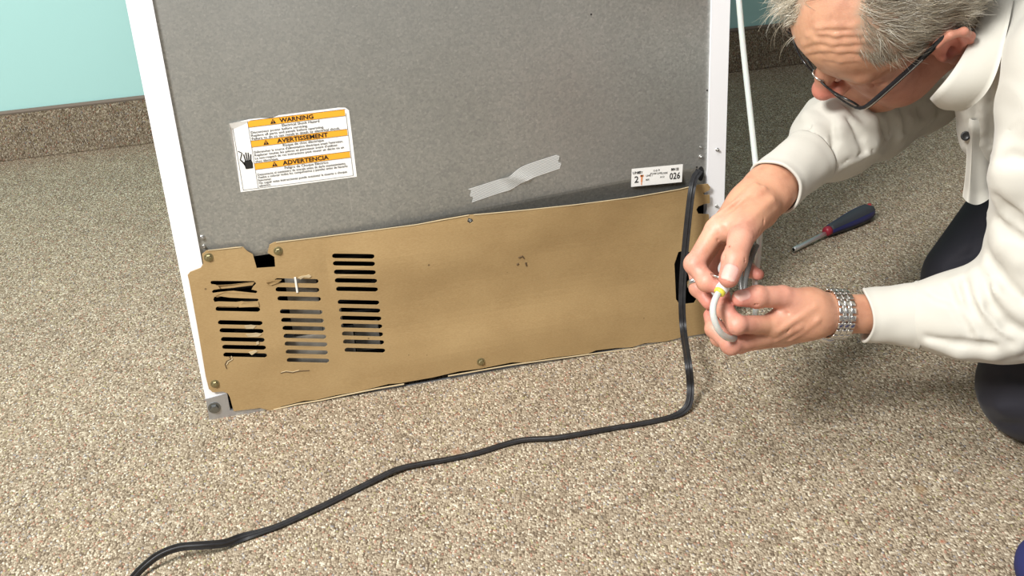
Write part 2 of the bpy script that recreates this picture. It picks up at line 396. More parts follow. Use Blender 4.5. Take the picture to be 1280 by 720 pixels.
# white cable tie through the second column of slots
a = onw(*Z(446, 168)); b = onw(*Z(447, 228))
bm = bmesh.new(); box(bm, (a[0] - .0013, warp(a[0], a[2]) - .0022, b[2]), (a[0] + .0013, warp(a[0], a[2]) - .0006, a[2]), .0004)
setp(bmo('cable_tie', bm, plain('white_nylon', (.8, .8, .76), .4), cover), 'short white nylon tie through the slots')
def screw(px, py, r, parent, y=None, hexh=True, tilt=0):
    a = onw(px, py); yy = warp(a[0], a[2]) if y is None else y; a = ony(px, py, yy)
    s = empty_mesh_screw(a, r, hexh); s.parent = parent; s.matrix_parent_inverse = parent.matrix_world.inverted(); return s
def empty_mesh_screw(a, r, hexh=True):
    bm = bmesh.new(); lathe(bm, (a[0], a[1], a[2]), (0, -1, 0), [(-.001, r * 1.25), (.0006, r * 1.25), (.0009, r * 1.1)], 18)
    lathe(bm, (a[0], a[1] - .0009, a[2]), (.1, -1, .12), [(0, r * .86), (.0022, r * .84), (.0030, r * .6)], 6 if hexh else 16)
    box(bm, (a[0] - r * .5, a[1] - .0046, a[2] - r * .1), (a[0] + r * .5, a[1] - .0036, a[2] + r * .1))
    return bmo('screw', bm, BRASSY)
BRASSY = NT('zinc_yellow_screw', .38, .9, (.34, .30, .17)).m
bpy.context.view_layer.update()
for px, py in ((260.5, 321.5), (347.5, 313.5), (268.5, 479.5), (601, 452)): screw(px, py, .0048, fr)
BR0 = BRASSY; BRASSY = STEEL
screw(253, 297, .0028, fr, .004, False); screw(255, 308, .0020, fr, .004, False)
screw(876, 196, .0026, fr, .004, False); screw(875.5, 184, .0014, fr, .004, False); screw(588, 277, .0030, fr, -.006, False)
screw(896.5, 187, .0022, fr, -.0006, False); screw(895.5, 257.5, .0018, fr, -.0006, False)
for px, py in ((884, 113), (739, 18), (871, 209)):
    a = ony(px, py, .004); bm = bmesh.new(); lathe(bm, a, (0, -1, 0), [(-.0005, .0014), (.0002, .0014)], 12); bmo('rivet_hole', bm, DARKHOLE, fr)
# steel cord exit hole
a = ony(876, 217, .004); bm = bmesh.new(); lathe(bm, a, (0, -1, 0), [(-.0005, .011), (.0003, .011)], 16, (.45, 1)); bmo('cord_hole', bm, DARKHOLE, fr)
# corner bracket at the lower left, with its bolt, and the lower frame rail
BRK = NT('dull_zinc_plate', .45, .8, (.50, .51, .53)).m
pts = q2([(257, 498), (284, 491), (287, 512), (330, 509), (340, 511), (880, 416), (880, 423), (262, 525)])
V = [(x, -.0022, z) for x, z in pts] + [(x, .003, z) for x, z in pts]; n = len(pts)
rail = pyd('base_rail', V, [tuple(range(n)), tuple(range(2 * n - 1, n - 1, -1))] + [(i, i + n, (i + 1) % n + n, (i + 1) % n) for i in range(n)], BRK, fr)
a = ony(268, 509.5, -.002); bm = bmesh.new()
lathe(bm, a, (0, -1, 0), [(0, .0085), (.0012, .0085), (.0014, .007)], 20); lathe(bm, (a[0], a[1] - .0014, a[2]), (0, -1, 0), [(0, .006), (.0035, .0057), (.004, .004)], 6)
bmo('bolt', bm, NT('dark_bolt_steel', .4, 1, (.25, .26, .26)).m, fr)
for x in (.04, .72):
    bm = bmesh.new(); lathe(bm, (x, .03, 0), (0, 0, 1), [(0, .012), (.004, .012)], 16); bmo('foot', bm, DARKHOLE, fr)

# ---- labels on the steel
PAPER = plain('label_paper', (.86, .86, .84), .45); INK = plain('black_print', (.012, .012, .012), .5); ORANGE = plain('orange_print', (.90, .40, .03), .45); GREYINK = plain('fine_grey_print', (.10, .10, .10), .5)
def text_mesh(txt, size, bold=0., align='LEFT', sx=1.):
    cu = bpy.data.curves.new('t', 'FONT'); cu.body = txt; cu.size = size; cu.offset = bold; cu.align_x = align; cu.resolution_u = 2
    o = bpy.data.objects.new('t', cu); COL.objects.link(o); bpy.context.view_layer.update()
    me = bpy.data.meshes.new_from_object(o.evaluated_get(bpy.context.evaluated_depsgraph_get()))
    v = [(p.co.x * sx, p.co.y) for p in me.vertices]; f = [tuple(q.vertices) for q in me.polygons]
    bpy.data.objects.remove(o); bpy.data.curves.remove(cu); bpy.data.meshes.remove(me); return v, f
class Flat:
    """collects flat print on a plane given by an origin, a right and an up vector (metres)"""
    def __init__(s, o, r, u, y): s.o = np.array(o, float); s.r = np.array(r, float); s.u = np.array(u, float); s.n = np.cross(s.r, s.u); s.V = []; s.F = []; s.y = y
    def add(s, v, f, dx=0, dy=0):
        b = len(s.V); s.V += [tuple(s.o + s.r * (x + dx) + s.u * (y + dy) + s.n * s.y) for x, y in v]; s.F += [tuple(i + b for i in q) for q in f]
    def poly(s, pts): s.add(pts, [tuple(range(len(pts)))])
    def rect(s, x0, y0, x1, y1): s.poly([(x0, y0), (x1, y0), (x1, y1), (x0, y1)])
    def text(s, t, x, y, size, bold=0, align='LEFT', sx=1.): v, f = text_mesh(t, size, bold, align, sx); s.add(v, f, x, y)
    def line(s, a, b, w):
        a = np.array(a); b = np.array(b); d = (b - a) / np.linalg.norm(b - a); n = np.array([-d[1], d[0]]) * w / 2; s.poly([tuple(a - n), tuple(b - n), tuple(b + n), tuple(a + n)])
    def build(s, name, mat, parent): return pyd(name, s.V, s.F, mat, parent)
LW, LH = .1495, .0935
LO = (.0925, .004, .3205)
def lab(y): return Flat(LO, (1, 0, 0), (0, 0, 1), y)
# sticker with a curled upper left corner and an uneven top edge
out = [(0, 0), (LW, 0), (LW, LH - .004), (LW - .004, LH), (LW - .013, LH + .0012), (.062, LH + .0005), (.052, LH - .0022), (.040, LH - .0004), (.026, LH), (.012, LH - .001), (0, LH - .0015)]
V = []
for x, z in out: V.append((LO[0] + x, LO[1] - .0006 - (.0035 if (x < .03 and z > .05) else 0) * (1 - x / .03), LO[2] + z))
V2 = [(LO[0] + .030, .0034, LO[2] + LH - .002), (LO[0] + .001, .0034, LO[2] + .082)]
V = [(x, .0034, z) if not (x - LO[0] < .013 and z > LO[2] + .05) else (x, min(y, .0028), z) for x, y, z in V]
idx = list(range(len(V))); V += V2; n = len(out)
F = [(0, 1, 2, 3, 4, 5, 6, 7, 8, n, n + 1), (8, 9, n), (9, 10, n + 1, n), (10, 0, n + 1)]
stk = pyd('warning_label', V, F, PAPER, fr); setp(stk, 'white and orange warning sticker in three languages')
c = lab(.0009)
for z in (.0900, .0640, .0342): c.rect(.0215 + .0010, z - .0067, LW - .0055, z + .0015)
c.build('orange_band', ORANGE, stk)
for t, z, xx in (('WARNING', .0900, .083), ('AVERTISSEMENT', .0640, .087), ('ADVERTENCIA', .0342, .087)):
    k = lab(.0013); k.text(t, xx, z - .0052, .0078, .00022, 'CENTER', 1.12); k.build('lettering', INK, stk)
    w_ = {'WARNING': .046, 'AVERTISSEMENT': .079, 'ADVERTENCIA': .066}[t] / 2
    x0 = xx - w_ - .0065; k = lab(.0013); k.poly([(x0 - .0035, z - .0055), (x0 + .0035, z - .0055), (x0, z + .0007)]); tri = k.build('alert_triangle', INK, stk)
    k = lab(.0017); k.rect(x0 - .00045, z - .0034, x0 + .00045, z - .0012); k.rect(x0 - .00045, z - .0047, x0 + .00045, z - .0040); k.build('alert_mark', ORANGE, stk)
k = lab(.0012)
def fit(t, x, y, size, width, align='LEFT'):
    v, f = text_mesh(t, size, .00006, align); w0 = max(p[0] for p in v) - min(p[0] for p in v); v = [(p[0] * width / w0, p[1]) for p in v]; k.add(v, f, x, y)
def para(lines, ztop, head, hw_, pitch=.0041):
    fit(head, .087, ztop, .0046, hw_, 'CENTER')
    for i, (t, wd) in enumerate(lines): fit(t, .0240, ztop - .0043 - i * pitch, .0043, wd)
para([('Disconnect power before servicing.', .071), ('Replace all parts and panels before operating.', .091), ('Failure to do so can result in death or electrical shock.', .111)], .0792, 'Electrical Shock Hazard', .047)
para([("D\u00e9brancher la source d'alimentation \u00e9lectrique avant l'entretien.", .113), ("Replacer toutes les pi\u00e8ces et panneaux avant d'utiliser.", .106), ('Le non-respect de ces instructions peut causer un d\u00e9c\u00e8s ou un', .113), ('choc \u00e9lectrique.', .029)], .0534, 'Risque de choc \u00e9lectrique', .052)
para([('Desconecte el suministro de energ\u00eda antes de darle mantenimiento.', .113), ('Vuelva a colocar todos los componentes y paneles antes de hacerlo', .115), ('funcionar.', .017), ('No seguir estas instrucciones puede ocasionar la muerte o choque', .113), ('el\u00e9ctrico.', .015)], .0234, 'Peligro de Choque El\u00e9ctrico', .056, .0038)
k.build('small_print', GREYINK, stk)
k = lab(.0012)
for a, b in (((.0035, .0025), (LW - .0045, .0025)), ((LW - .0045, .0025), (LW - .0045, LH - .007)), ((.0035, .0025), (.0035, .087)), ((.0225, .0025), (.0225, .0917)), ((.0035, .087), (.0225, .0917)),
             ((.0225, .0917), (LW - .0045, .0917)), ((.0225, .0832), (LW - .0045, .0832)), ((.0225, .0656), (LW - .0045, .0656)), ((.0225, .0572), (LW - .0045, .0572)), ((.0225, .0358), (LW - .0045, .0358)), ((.0225, .0274), (LW - .0045, .0274))):
    k.line(a, b, .0004)
# shocked hand pictogram
hx, hy = .0155, .040
k.poly([(hx - .0045, hy - .010), (hx + .0045, hy - .010), (hx + .0052, hy - .003), (hx + .0040, hy + .001), (hx - .0040, hy + .001), (hx - .0055, hy - .003)])
for i, (dx, ln) in enumerate(((-.0034, .0095), (-.0011, .0115), (.0012, .0110), (.0035, .0085))): k.line((hx + dx * .9, hy), (hx + dx * 1.25, hy + ln), .0014)
k.line((hx - .004, hy - .006), (hx - .0082, hy + .002), .0016)
for a, b in (((.0050, .0545), (.0095, .0515)), ((.0095, .0515), (.0075, .0465)), ((.0075, .0465), (.0060, .0425)), ((.0060, .0425), (.0085, .0395)), ((.0085, .0395), (.0110, .0385))): k.line(a, b, .0011)
k.build('pictogram', INK, stk)
# small white serial sticker
A = ony(789.5, 211, .004); B = ony(853.5, 205, .004); C_ = ony(789.5, 233.5, .004)
r_ = B - A; wS = np.linalg.norm(r_); r_ = r_ / wS; u_ = np.array([-r_[2], 0, r_[0]]); hS = abs((A - C_) @ u_)
O_ = A - u_ * hS
def lab2(y): return Flat(O_, r_, u_, y)
k = lab2(.0004); k.rect(0, 0, wS, hS); s2 = k.build('serial_label', PAPER, fr); setp(s2, 'small white sticker printed 2 and 026')
k = lab2(.0008); S = wS
k.text('2', .055 * S, .22 * hS, .0135, .00015); k.text('026', .745 * S, .22 * hS, .0135, .0002, 'LEFT', .80)
k.text('UNIT', .02 * S, .70 * hS, .0052, .0001); k.text('TEST', .10 * S, .70 * hS, .0040, .0001)
for (x, y, t, sz) in ((.28, .50, 'LINE 1', .0036), (.28, .28, 'B05', .0034), (.36, .58, 'FT:04/12/05', .0036), (.42, .74, 'C-D', .0036), (.52, .76, 'B', .0036), (.56, .36, 'A.12', .0034), (.58, .56, 'CODE', .0034)): k.text(t, x * S, y * hS, sz, .00005)
k.text('BIN 22', .77 * S, .70 * hS, .0050, .0002, 'LEFT', .8); k.build('print', INK, s2)
k = lab2(.0009); k.rect(.165 * S, .52 * hS, .235 * S, .62 * hS); k.rect(.185 * S, .22 * hS, .215 * S, .62 * hS); k.rect(.19 * S, .06 * hS, .208 * S, .2 * hS); k.build('orange_stain', plain('orange_smudge', (.80, .30, .12), .6), s2)

# ---- strip of reinforced strapping tape
def tape():
    s = NT('filament_tape', .22); s.b.inputs['Specular IOR Level'].default_value = .6
    c = s.add('ShaderNodeTexCoord'); wv = s.add('ShaderNodeTexWave', {'bands_direction': 'Y'}, Vector=c.outputs['UV'], Scale=3.2, Distortion=.6, Detail=2.)
    s.base(s.ramp(wv.outputs[0], [(.2, (.50, .51, .50)), (.8, (.76, .77, .75))]))
    s.b.inputs['Alpha'].default_value = .72; s.bump(wv.outputs[0], .5, .0006); return s.m
a = ony(588, 241.5, .0035); b = ony(700, 204.5, .0035); n = 26
d = (b - a); Ltp = np.linalg.norm(d); d /= Ltp; u = np.array([-d[2], 0, d[0]]); bm = bmesh.new(); uvl = bm.loops.layers.uv.new('UVMap'); rows = []
for i in range(n + 1):
    t = i / n; row = []
    for j in range(7):
        q = (j / 6 - .5); hw = .0105 * (1 - .04 * math.sin(t * 6))
        lift = .0002 + .0035 * math.exp(-((t - .52 + q * .18) / .055) ** 2) + .0016 * math.exp(-((t - .40) / .05) ** 2)
        p = a + d * (t * Ltp + (.002 * ((j * 7 + 3) % 3 - 1) if i in (0, n) else 0)) + u * (q * 2 * hw + .0035 * math.tanh((t - .52) * 14))
        row.append((bm.verts.new((p[0], p[1] - lift, p[2])), (t, j / 6)))
    rows.append(row)
for r0, r1 in zip(rows, rows[1:]):
    for j in range(6):
        q = (r0[j], r1[j], r1[j + 1], r0[j + 1]); f = bm.faces.new([x[0] for x in q])
        for l, x in zip(f.loops, q): l[uvl].uv = x[1]
tp = bmo('adhesive_tape', bm, tape(), fr, True, False); setp(tp, 'strip of clear strapping tape with a crease')

# ---- flat black power cord hanging from the steel back and running over the carpet
def prof3(w, h):
    pts = []; r = .0019; c = .0031
    for cx, a0, a1 in ((c, -0.45, 0.45), (0, 0.45, math.pi - 0.45), (-c, math.pi - 0.45, math.pi + 0.45), (0, math.pi + 0.45, 2 * math.pi - 0.45)):
        for k in range(9):
            a = a0 * 1. + (a1 - a0) * k / 8; pts.append((cx + r * 1.03 * math.cos(a) * (1 if cx else 1), r * math.sin(a)))
    return pts
F0 = [(874, 213, -.0020), (872.5, 216, -.006), (868.5, 222, -.014), (865, 236, -.030), (861.5, 262, -.036), (857.5, 300, -.038), (854, 340, -.042), (852.5, 380, -.050), (854.5, 415, -.066)]
path = [ony(x, y, yy) for x, y, yy in F0]; nrm = [tuple(CAM_C - p) for p in path]
path += [onz(860, 452, .060), onz(863, 482, .028), onz(861, 504, .012)]; nrm += [tuple(CAM_C - p) for p in path[-3:]]; nrm[-1] = (0, -.6, 1)
for x, y, z in ((851, 516, .0045), (832, 523, .003), (800, 529.5, .003), (760, 536, .003), (720, 543, .004), (690, 547.5, .004), (655, 549.5, .004), (630, 555.5, .003), (600, 565, .003), (565, 573, .003), (530, 579, .004), (505, 584, .005),
                (488, 590, .0055), (468, 600, .004), (440, 614, .003), (410, 629, .003), (380, 643, .003), (350, 656.5, .003), (325, 665, .004), (300, 672.5, .006), (280, 679, .011), (255, 681.5, .017), (225, 684, .020), (200, 693, .018), (180, 708, .012), (165, 724, .008),
                (150, 745, .004), (140, 775, .003), (150, 810, .003), (175, 850, .003)):
    path.append(onz(x, y, z)); 
    e = 0 if x > 330 or y > 760 else min(1, (330 - x) / 50)
    nrm.append((0.5 * e, -.9 * e, 1 - .85 * e) if x < 840 else (0, -.3, 1))
cp = catmull(path, 6); cn = catmull(nrm, 6); bm = bmesh.new()
sweep(bm, cp, [(v, u) for u, v in prof3(.0112, .0044)], normals=cn)
def cordm():
    s = NT('black_cord_vinyl', .42, col=(.022, .023, .026)); n = s.noise(s.coord(), 90, 3); s.base(s.ramp(n.outputs[0], [(.3, (.010, .010, .012)), (.7, (.022, .023, .026))])); return s.m
CORDM = cordm()
cord = bmo('power_cord', bm, CORDM, None, True); cord.data.set_sharp_from_angle(angle=math.radians(40))
setp(cord, 'flat black power cord hanging from the refrigerator back and snaking over the carpet', 'cord')
# ================================================================== SIGNED-DISTANCE MODELLER (smooth unions -> one continuous surface)
class Field:
    def __init__(s, lo, hi, h, xf=None):
        """xf: optional 4x4 local->world; primitives are given in local coordinates"""
        s.h = h; s.lo = np.array(lo, float); s.n = np.ceil((np.array(hi) - s.lo) / h).astype(int) + 1
        s.d = np.full(tuple(s.n), 1., np.float32); s.ax = [s.lo[i] + h * np.arange(s.n[i]) for i in range(3)]
    def region(s, lo, hi):
        a = np.clip(np.floor((np.array(lo) - s.lo) / s.h).astype(int), 0, s.n); b = np.clip(np.ceil((np.array(hi) - s.lo) / s.h).astype(int) + 1, 0, s.n)
        sl = tuple(slice(i, j) for i, j in zip(a, b))
        X = np.meshgrid(*[s.ax[i][sl[i]] for i in range(3)], indexing='ij', sparse=True)
        return sl, X
    def apply(s, lo, hi, fn, k, op):
        pad = k * 1.2 + 3 * s.h; sl, X = s.region(np.array(lo) - pad, np.array(hi) + pad)
        if 0 in s.d[sl].shape: return
        e = fn(*X).astype(np.float32); d = s.d[sl]
        if op == 'sub': e = -e; s.d[sl] = -smin(-d, -e, k); return
        if op == 'int': s.d[sl] = np.maximum(d, e); return
        s.d[sl] = smin(d, e, k)
    def cap(s, a, b, ra, rb=None, k=.01, op='add', flat=None):
        """tapered capsule; flat=(direction, factor) squashes it along a direction"""
        a = np.array(a, float); b = np.array(b, float); rb = ra if rb is None else rb; r = max(ra, rb)
        ab = b - a; L2 = max(ab @ ab, 1e-12)
        def fn(X, Y, Z):
            x = X - a[0]; y = Y - a[1]; z = Z - a[2]
            t = np.clip((x * ab[0] + y * ab[1] + z * ab[2]) / L2, 0, 1)
            x = x - t * ab[0]; y = y - t * ab[1]; z = z - t * ab[2]
            if flat is not None:
                n, f = flat; n = np.array(n, float); n = n / np.linalg.norm(n); q = (x * n[0] + y * n[1] + z * n[2]); g = 1 / f - 1
                x = x + n[0] * q * g; y = y + n[1] * q * g; z = z + n[2] * q * g
            return np.sqrt(x * x + y * y + z * z) - (ra + (rb - ra) * t)
        s.apply(np.minimum(a, b) - r, np.maximum(a, b) + r, fn, k, op); return s
    def chain(s, pts, rs, k=.01, op='add', flat=None):
        for i in range(len(pts) - 1): s.cap(pts[i], pts[i + 1], rs[i], rs[i + 1], k, op, flat)
        return s
    def ell(s, c, r, R=None, k=.01, op='add'):
        c = np.array(c, float); r = np.array(r, float); R = np.eye(3) if R is None else R; m = r.max()
        def fn(X, Y, Z):
            x = X - c[0]; y = Y - c[1]; z = Z - c[2]
            u = [R[0, i] * x + R[1, i] * y + R[2, i] * z for i in range(3)]
            k0 = np.sqrt(sum((u[i] / r[i]) ** 2 for i in range(3))); k1 = np.sqrt(sum((u[i] / r[i] ** 2) ** 2 for i in range(3))) + 1e-9
            return k0 * (k0 - 1) / k1
        s.apply(c - m, c + m, fn, k, op); return s
    def at(s, p):
        q = (np.array(p) - s.lo) / s.h; i = np.clip(q.astype(int), 0, s.n - 2); f = q - i; o = 0
        for dx in (0, 1):
            for dy in (0, 1):
                for dz in (0, 1): o += s.d[i[0] + dx, i[1] + dy, i[2] + dz] * (f[0] if dx else 1 - f[0]) * (f[1] if dy else 1 - f[1]) * (f[2] if dz else 1 - f[2])
        return o
    def hit(s, px, py, d0=.7, d1=2.0):
        for d in np.arange(d0, d1, .004):
            p = P(px, py, d)
            if np.all(p > s.lo) and np.all(p < s.lo + s.h * (s.n - 2)) and s.at(p) < 0: return p, d
        return None, None
    def mesh(s, relax=2):
        """naive surface nets"""
        d = s.d; I = d < 0; n = s.n
        c = np.zeros(tuple(n - 1), np.uint8)
        for dx in (0, 1):
            for dy in (0, 1):
                for dz in (0, 1): c += I[dx:n[0] - 1 + dx, dy:n[1] - 1 + dy, dz:n[2] - 1 + dz]
        act = np.argwhere((c > 0) & (c < 8)); idm = np.full(tuple(n - 1), -1, np.int32); idm[tuple(act.T)] = np.arange(len(act))
        acc = np.zeros((len(act), 3)); cnt = np.zeros(len(act)); cs = [(a, b, g) for a in (0, 1) for b in (0, 1) for g in (0, 1)]
        for i, p in enumerate(cs):
            for q in cs[i + 1:]:
                if sum(abs(x - y) for x, y in zip(p, q)) != 1: continue
                va = d[act[:, 0] + p[0], act[:, 1] + p[1], act[:, 2] + p[2]]; vb = d[act[:, 0] + q[0], act[:, 1] + q[1], act[:, 2] + q[2]]
                m = (va < 0) != (vb < 0); t = np.where(m, va / np.where(m, va - vb, 1), 0)
                acc += np.where(m[:, None], np.array(p) + t[:, None] * (np.array(q) - np.array(p)), 0); cnt += m
        V = s.lo + s.h * (act + acc / cnt[:, None]); F = []
        for ax in range(3):
            a = [slice(0, k) for k in n]; b = [slice(0, k) for k in n]; a[ax] = slice(0, n[ax] - 1); b[ax] = slice(1, n[ax])
            A = I[tuple(a)]; B = I[tuple(b)]; o1, o2 = [(1, 2), (2, 0), (0, 1)][ax]
            E = np.argwhere(A != B); E = E[(E[:, o1] > 0) & (E[:, o2] > 0) & (E[:, o1] < n[o1] - 1) & (E[:, o2] < n[o2] - 1)]
            ins = A[tuple(E.T)]; e1 = np.zeros(3, int); e1[o1] = 1; e2 = np.zeros(3, int); e2[o2] = 1
            q = np.stack([idm[tuple(E.T)], idm[tuple((E - e1).T)], idm[tuple((E - e1 - e2).T)], idm[tuple((E - e2).T)]], 1)
            F.append(np.where(ins[:, None], q, q[:, ::-1]))
        F = np.concatenate(F); F = F[(F >= 0).all(1)]
        ed = np.concatenate([F[:, [i, (i + 1) % 4]] for i in range(4)]); dg = np.bincount(ed[:, 0], minlength=len(V))[:, None] + np.bincount(ed[:, 1], minlength=len(V))[:, None]
        for _ in range(relax):
            S = np.zeros_like(V)
            for k in range(3): S[:, k] = np.bincount(ed[:, 0], V[ed[:, 1], k], len(V)) + np.bincount(ed[:, 1], V[ed[:, 0], k], len(V))
            V = V * .5 + .5 * S / np.maximum(dg, 1)
        return V, F
def smin(a, b, k):
    if k <= 1e-6: return np.minimum(a, b)
    h = np.maximum(k - np.abs(a - b), 0) / k
    return np.minimum(a, b) - h * h * k * .25
def npmesh(name, V, F, mat, parent=None, smooth=True, cols=None):
    me = bpy.data.meshes.new(name); me.vertices.add(len(V)); me.vertices.foreach_set('co', np.asarray(V, np.float32).ravel())
    k = F.shape[1]; me.loops.add(F.size); me.loops.foreach_set('vertex_index', F.astype(np.int32).ravel())
    me.polygons.add(len(F)); me.polygons.foreach_set('loop_start', np.arange(0, F.size, k, dtype=np.int32)); me.update(calc_edges=True); me.validate()
    if cols is not None:
        a = me.attributes.new('tint', 'FLOAT_COLOR', 'POINT'); a.data.foreach_set('color', np.concatenate([cols, np.ones((len(V), 1))], 1).astype(np.float32).ravel())
    return link(name, me, mat, parent, smooth)
def vnormals(V, F):
    n = np.cross(V[F[:, 2]] - V[F[:, 0]], V[F[:, 3]] - V[F[:, 1]]); N = np.zeros_like(V)
    for i in range(4):
        for k in range(3): N[:, k] += np.bincount(F[:, i], n[:, k], len(V))
    return N / np.maximum(np.linalg.norm(N, axis=1, keepdims=True), 1e-12)
# ================================================================== THE PERSON
def skin_mat():
    s = NT('skin', .48); a = s.add('ShaderNodeAttribute', {'attribute_name': 'tint'})
    v = s.coord(); n = s.noise(v, 55, 4, .6); n2 = s.noise(v, 700, 3, .6)
    c = s.mix(1, a.outputs['Color'], s.ramp(n.outputs[0], [(.3, (.86, .80, .78)), (.5, (1, 1, 1)), (.72, (1.08, 1.10, 1.08))]), 'MULTIPLY')
    s.base(c); s.b.inputs['Subsurface Weight'].default_value = .18; s.b.inputs['Subsurface Radius'].default_value = (.008, .003, .0015); s.b.inputs['Subsurface Scale'].default_value = .6
    vo = s.add('ShaderNodeTexVoronoi', Vector=v, Scale=620.); hh = s.math('ADD', s.math('MULTIPLY', vo.outputs['Distance'], .6), n2.outputs[0])
    s.bump(hh, .28, .0006); return s.m
SKIN = skin_mat()
TAN = np.array([.56, .300, .195]); PINK = np.array([.64, .295, .235]); RED = np.array([.56, .155, .130]); NAIL = np.array([.66, .385, .33]); PALEK = np.array([.66, .41, .31]); HAIRC = np.array([.33, .285, .215])
def blend(C, w, col): return C * (1 - w[:, None]) + col * w[:, None]
def near(V, p, r): return np.exp(-(((V - np.array(p)) ** 2).sum(1)) / (r * r))
def nearseg(V, a, b, r):
    a = np.array(a); b = np.array(b); ab = b - a; t = np.clip(((V - a) @ ab) / (ab @ ab), 0, 1); return np.exp(-(((V - a - t[:, None] * ab) ** 2).sum(1)) / (r * r))
def unit(v): v = np.array(v, float); return v / np.linalg.norm(v)
BODY = []          # (V, F, tint)

# ------------------------------------------------------------------ head, in its own frame: x forward, y to his left, z up
HO = np.array([.823, -.288, .533])
HR = np.array([[-.683, .205, -.701], [.222, -.856, -.467], [-.695, -.475, .539]])
def hw(p): return HO + HR @ np.array(p, float)
def hl(p): return HR.T @ (np.array(p, float) - HO)
def hair_mask(V):
    x, y, z = V[:, 0], V[:, 1], V[:, 2]
    xl = np.minimum(.024 + (y - .036) * 1.3, .058); xl = np.where(y < .036, np.where(y > -.010, .018, .084 + (y + .02) * .25), xl)
    jit = .0035 * (np.sin(z * 310 + 5 * np.sin(y * 190)) + np.sin(y * 430 + x * 260)); xl = xl + jit
    ay = np.abs(y)
    zl = np.interp(x, [-.12, -.06, -.035, -.028, -.012, .004, .012, .016, .030, .050, .080], [-.055, -.055, -.045, .030, .036, .036, .020, .004, .040, .058, .075])
    m = (x < xl + .002 * np.sin(z * 500)) & (z > zl + .6 * jit) & ~((ay > .0765) & (z < .046) & (x > -.04) & (x < .006)); return m.astype(float)
def build_head():
    f = Field((-.125, -.105, -.175), (.145, .105, .155), .0019)
    f.ell((-.006, 0, .042), (.098, .074, .086), k=0)
    f.ell((.030, 0, .050), (.066, .064, .066), k=.03)                    # forehead
    f.ell((-.045, 0, .02), (.058, .066, .062), k=.03)                    # occiput
    f.ell((.045, 0, -.035), (.045, .052, .055), k=.03)                   # face block
    for s in (-1, 1):
        f.ell((.058, s * .043, -.020), (.024, .020, .020), k=.025)       # cheekbone
        f.cap((.000, s * .058, -.055), (.070, s * .026, -.098), .015, .015, k=.03)   # jaw
        f.ell((.045, s * .040, -.062), (.028, .020, .030), k=.03)        # cheek
        f.cap((.084, s * .010, .026), (.070, s * .050, .026), .010, .009, k=.016)    # brow
        f.cap((-.005, s * .062, .01), (.055, s * .056, -.002), .008, .008, k=.02)    # zygomatic arch
    f.ell((.088, 0, -.103), (.017, .022, .016), k=.028)                  # chin
    f.ell((.082, 0, -.066), (.018, .026, .022), k=.02)                   # mouth block
    for s in (-1, 1): f.ell((.094, s * .030, .006), (.016, .019, .013), k=.014, op='sub')   # sockets
    for s in (-1, 1): f.ell((.0755, s * .031, .005), (.0135, .0145, .0125), k=.006)        # lids over eyes
    f.chain([(.088, 0, .014), (.101, 0, -.006), (.114, 0, -.026)], [.0072, .0082, .0105], k=.012)   # nose
    f.ell((.113, 0, -.030), (.0125, .0120, .0115), k=.008)
    for s in (-1, 1): f.ell((.100, s * .0125, -.034), (.011, .0075, .008), k=.007)
    for s in (-1, 1): f.ell((.108, s * .007, -.0425), (.005, .0035, .0035), k=.003, op='sub')
    f.cap((.099, -.018, -.0655), (.099, .018, -.0655), .0045, .0045, k=.006); f.cap((.097, -.014, -.0760), (.097, .014, -.0760), .0052, .0052, k=.006)
    f.cap((.104, -.022, -.0708), (.104, .022, -.0708), .0022, .0022, k=.003, op='sub')
    # forehead wrinkles and crow's feet
    def seen(x, y):
        for d in np.arange(1.0, 1.4, .0015):
            p = hl(P(x, y, d))
            if np.all(p > f.lo) and np.all(p < f.lo + f.h * (f.n - 2)) and f.at(p) < 0: return p
    for row in (((1012, 49), (1028, 44), (1046, 47), (1062, 45), (1080, 46)), ((1006, 60), (1022, 54), (1042, 58), (1060, 56), (1082, 55)), ((1009, 69), (1030, 65), (1050, 67), (1072, 66), (1086, 68)), ((1014, 80), (1032, 76), (1052, 79), (1072, 78)), ((1022, 38), (1044, 36), (1066, 37))):
        q = [seen(*c) for c in row]; q = [p for p in q if p is not None]; up = HR.T @ CAM_R[:, 1]
        if len(q) > 1: f.chain([p * 1.004 for p in q], [.0010] + [.0017] * (len(q) - 2) + [.0010], k=.004, op='sub'); f.chain([p * .998 + up * .0038 for p in q], [.0022] * len(q), k=.006)
    for s in (-1, 1):
        for a in (-.5, 0, .5): f.cap((.071, s * .054, .006 + a * .006), (.060, s * .064, .006 + a * .02), .0013, .0008, k=.003, op='sub')
        f.chain([(.100, s * .020, -.040), (.092, s * .030, -.058), (.082, s * .033, -.078)], [.0022, .0024, .001], k=.005, op='sub')
    # ears
    for s in (-1, 1):
        R = np.array([[.93, .36 * s * -1, -.10], [.30 * s, .90, .10 * s], [.15, 0, .98]]); R = np.linalg.qr(R)[0]
        c = np.array((-.012, s * .080, -.002))
        f.ell(c, (.018, .007, .033), k=.008)
        rim = [c + np.array((.014, -s * .004, .012)), c + np.array((.009, s * .003, .028)), c + np.array((-.006, s * .007, .033)), c + np.array((-.018, s * .009, .022)), c + np.array((-.021, s * .009, .004)), c + np.array((-.015, s * .006, -.015)), c + np.array((-.004, s * .002, -.029)), c + np.array((.006, -s * .002, -.031))]
        f.chain(rim, [.0034, .0038, .0042, .0044, .0042, .0042, .0058, .0055], k=.004)
        f.ell(c + np.array((-.003, s * .010, .006)), (.0085, .007, .014), k=.005, op='sub')
        f.chain([c + np.array((-.013, s * .006, .016)), c + np.array((-.012, s * .007, .0)), c + np.array((-.004, s * .006, -.012))], [.003, .0034, .003], k=.003)
        f.ell(c + np.array((.012, s * .004, -.002)), (.005, .004, .007), k=.004)
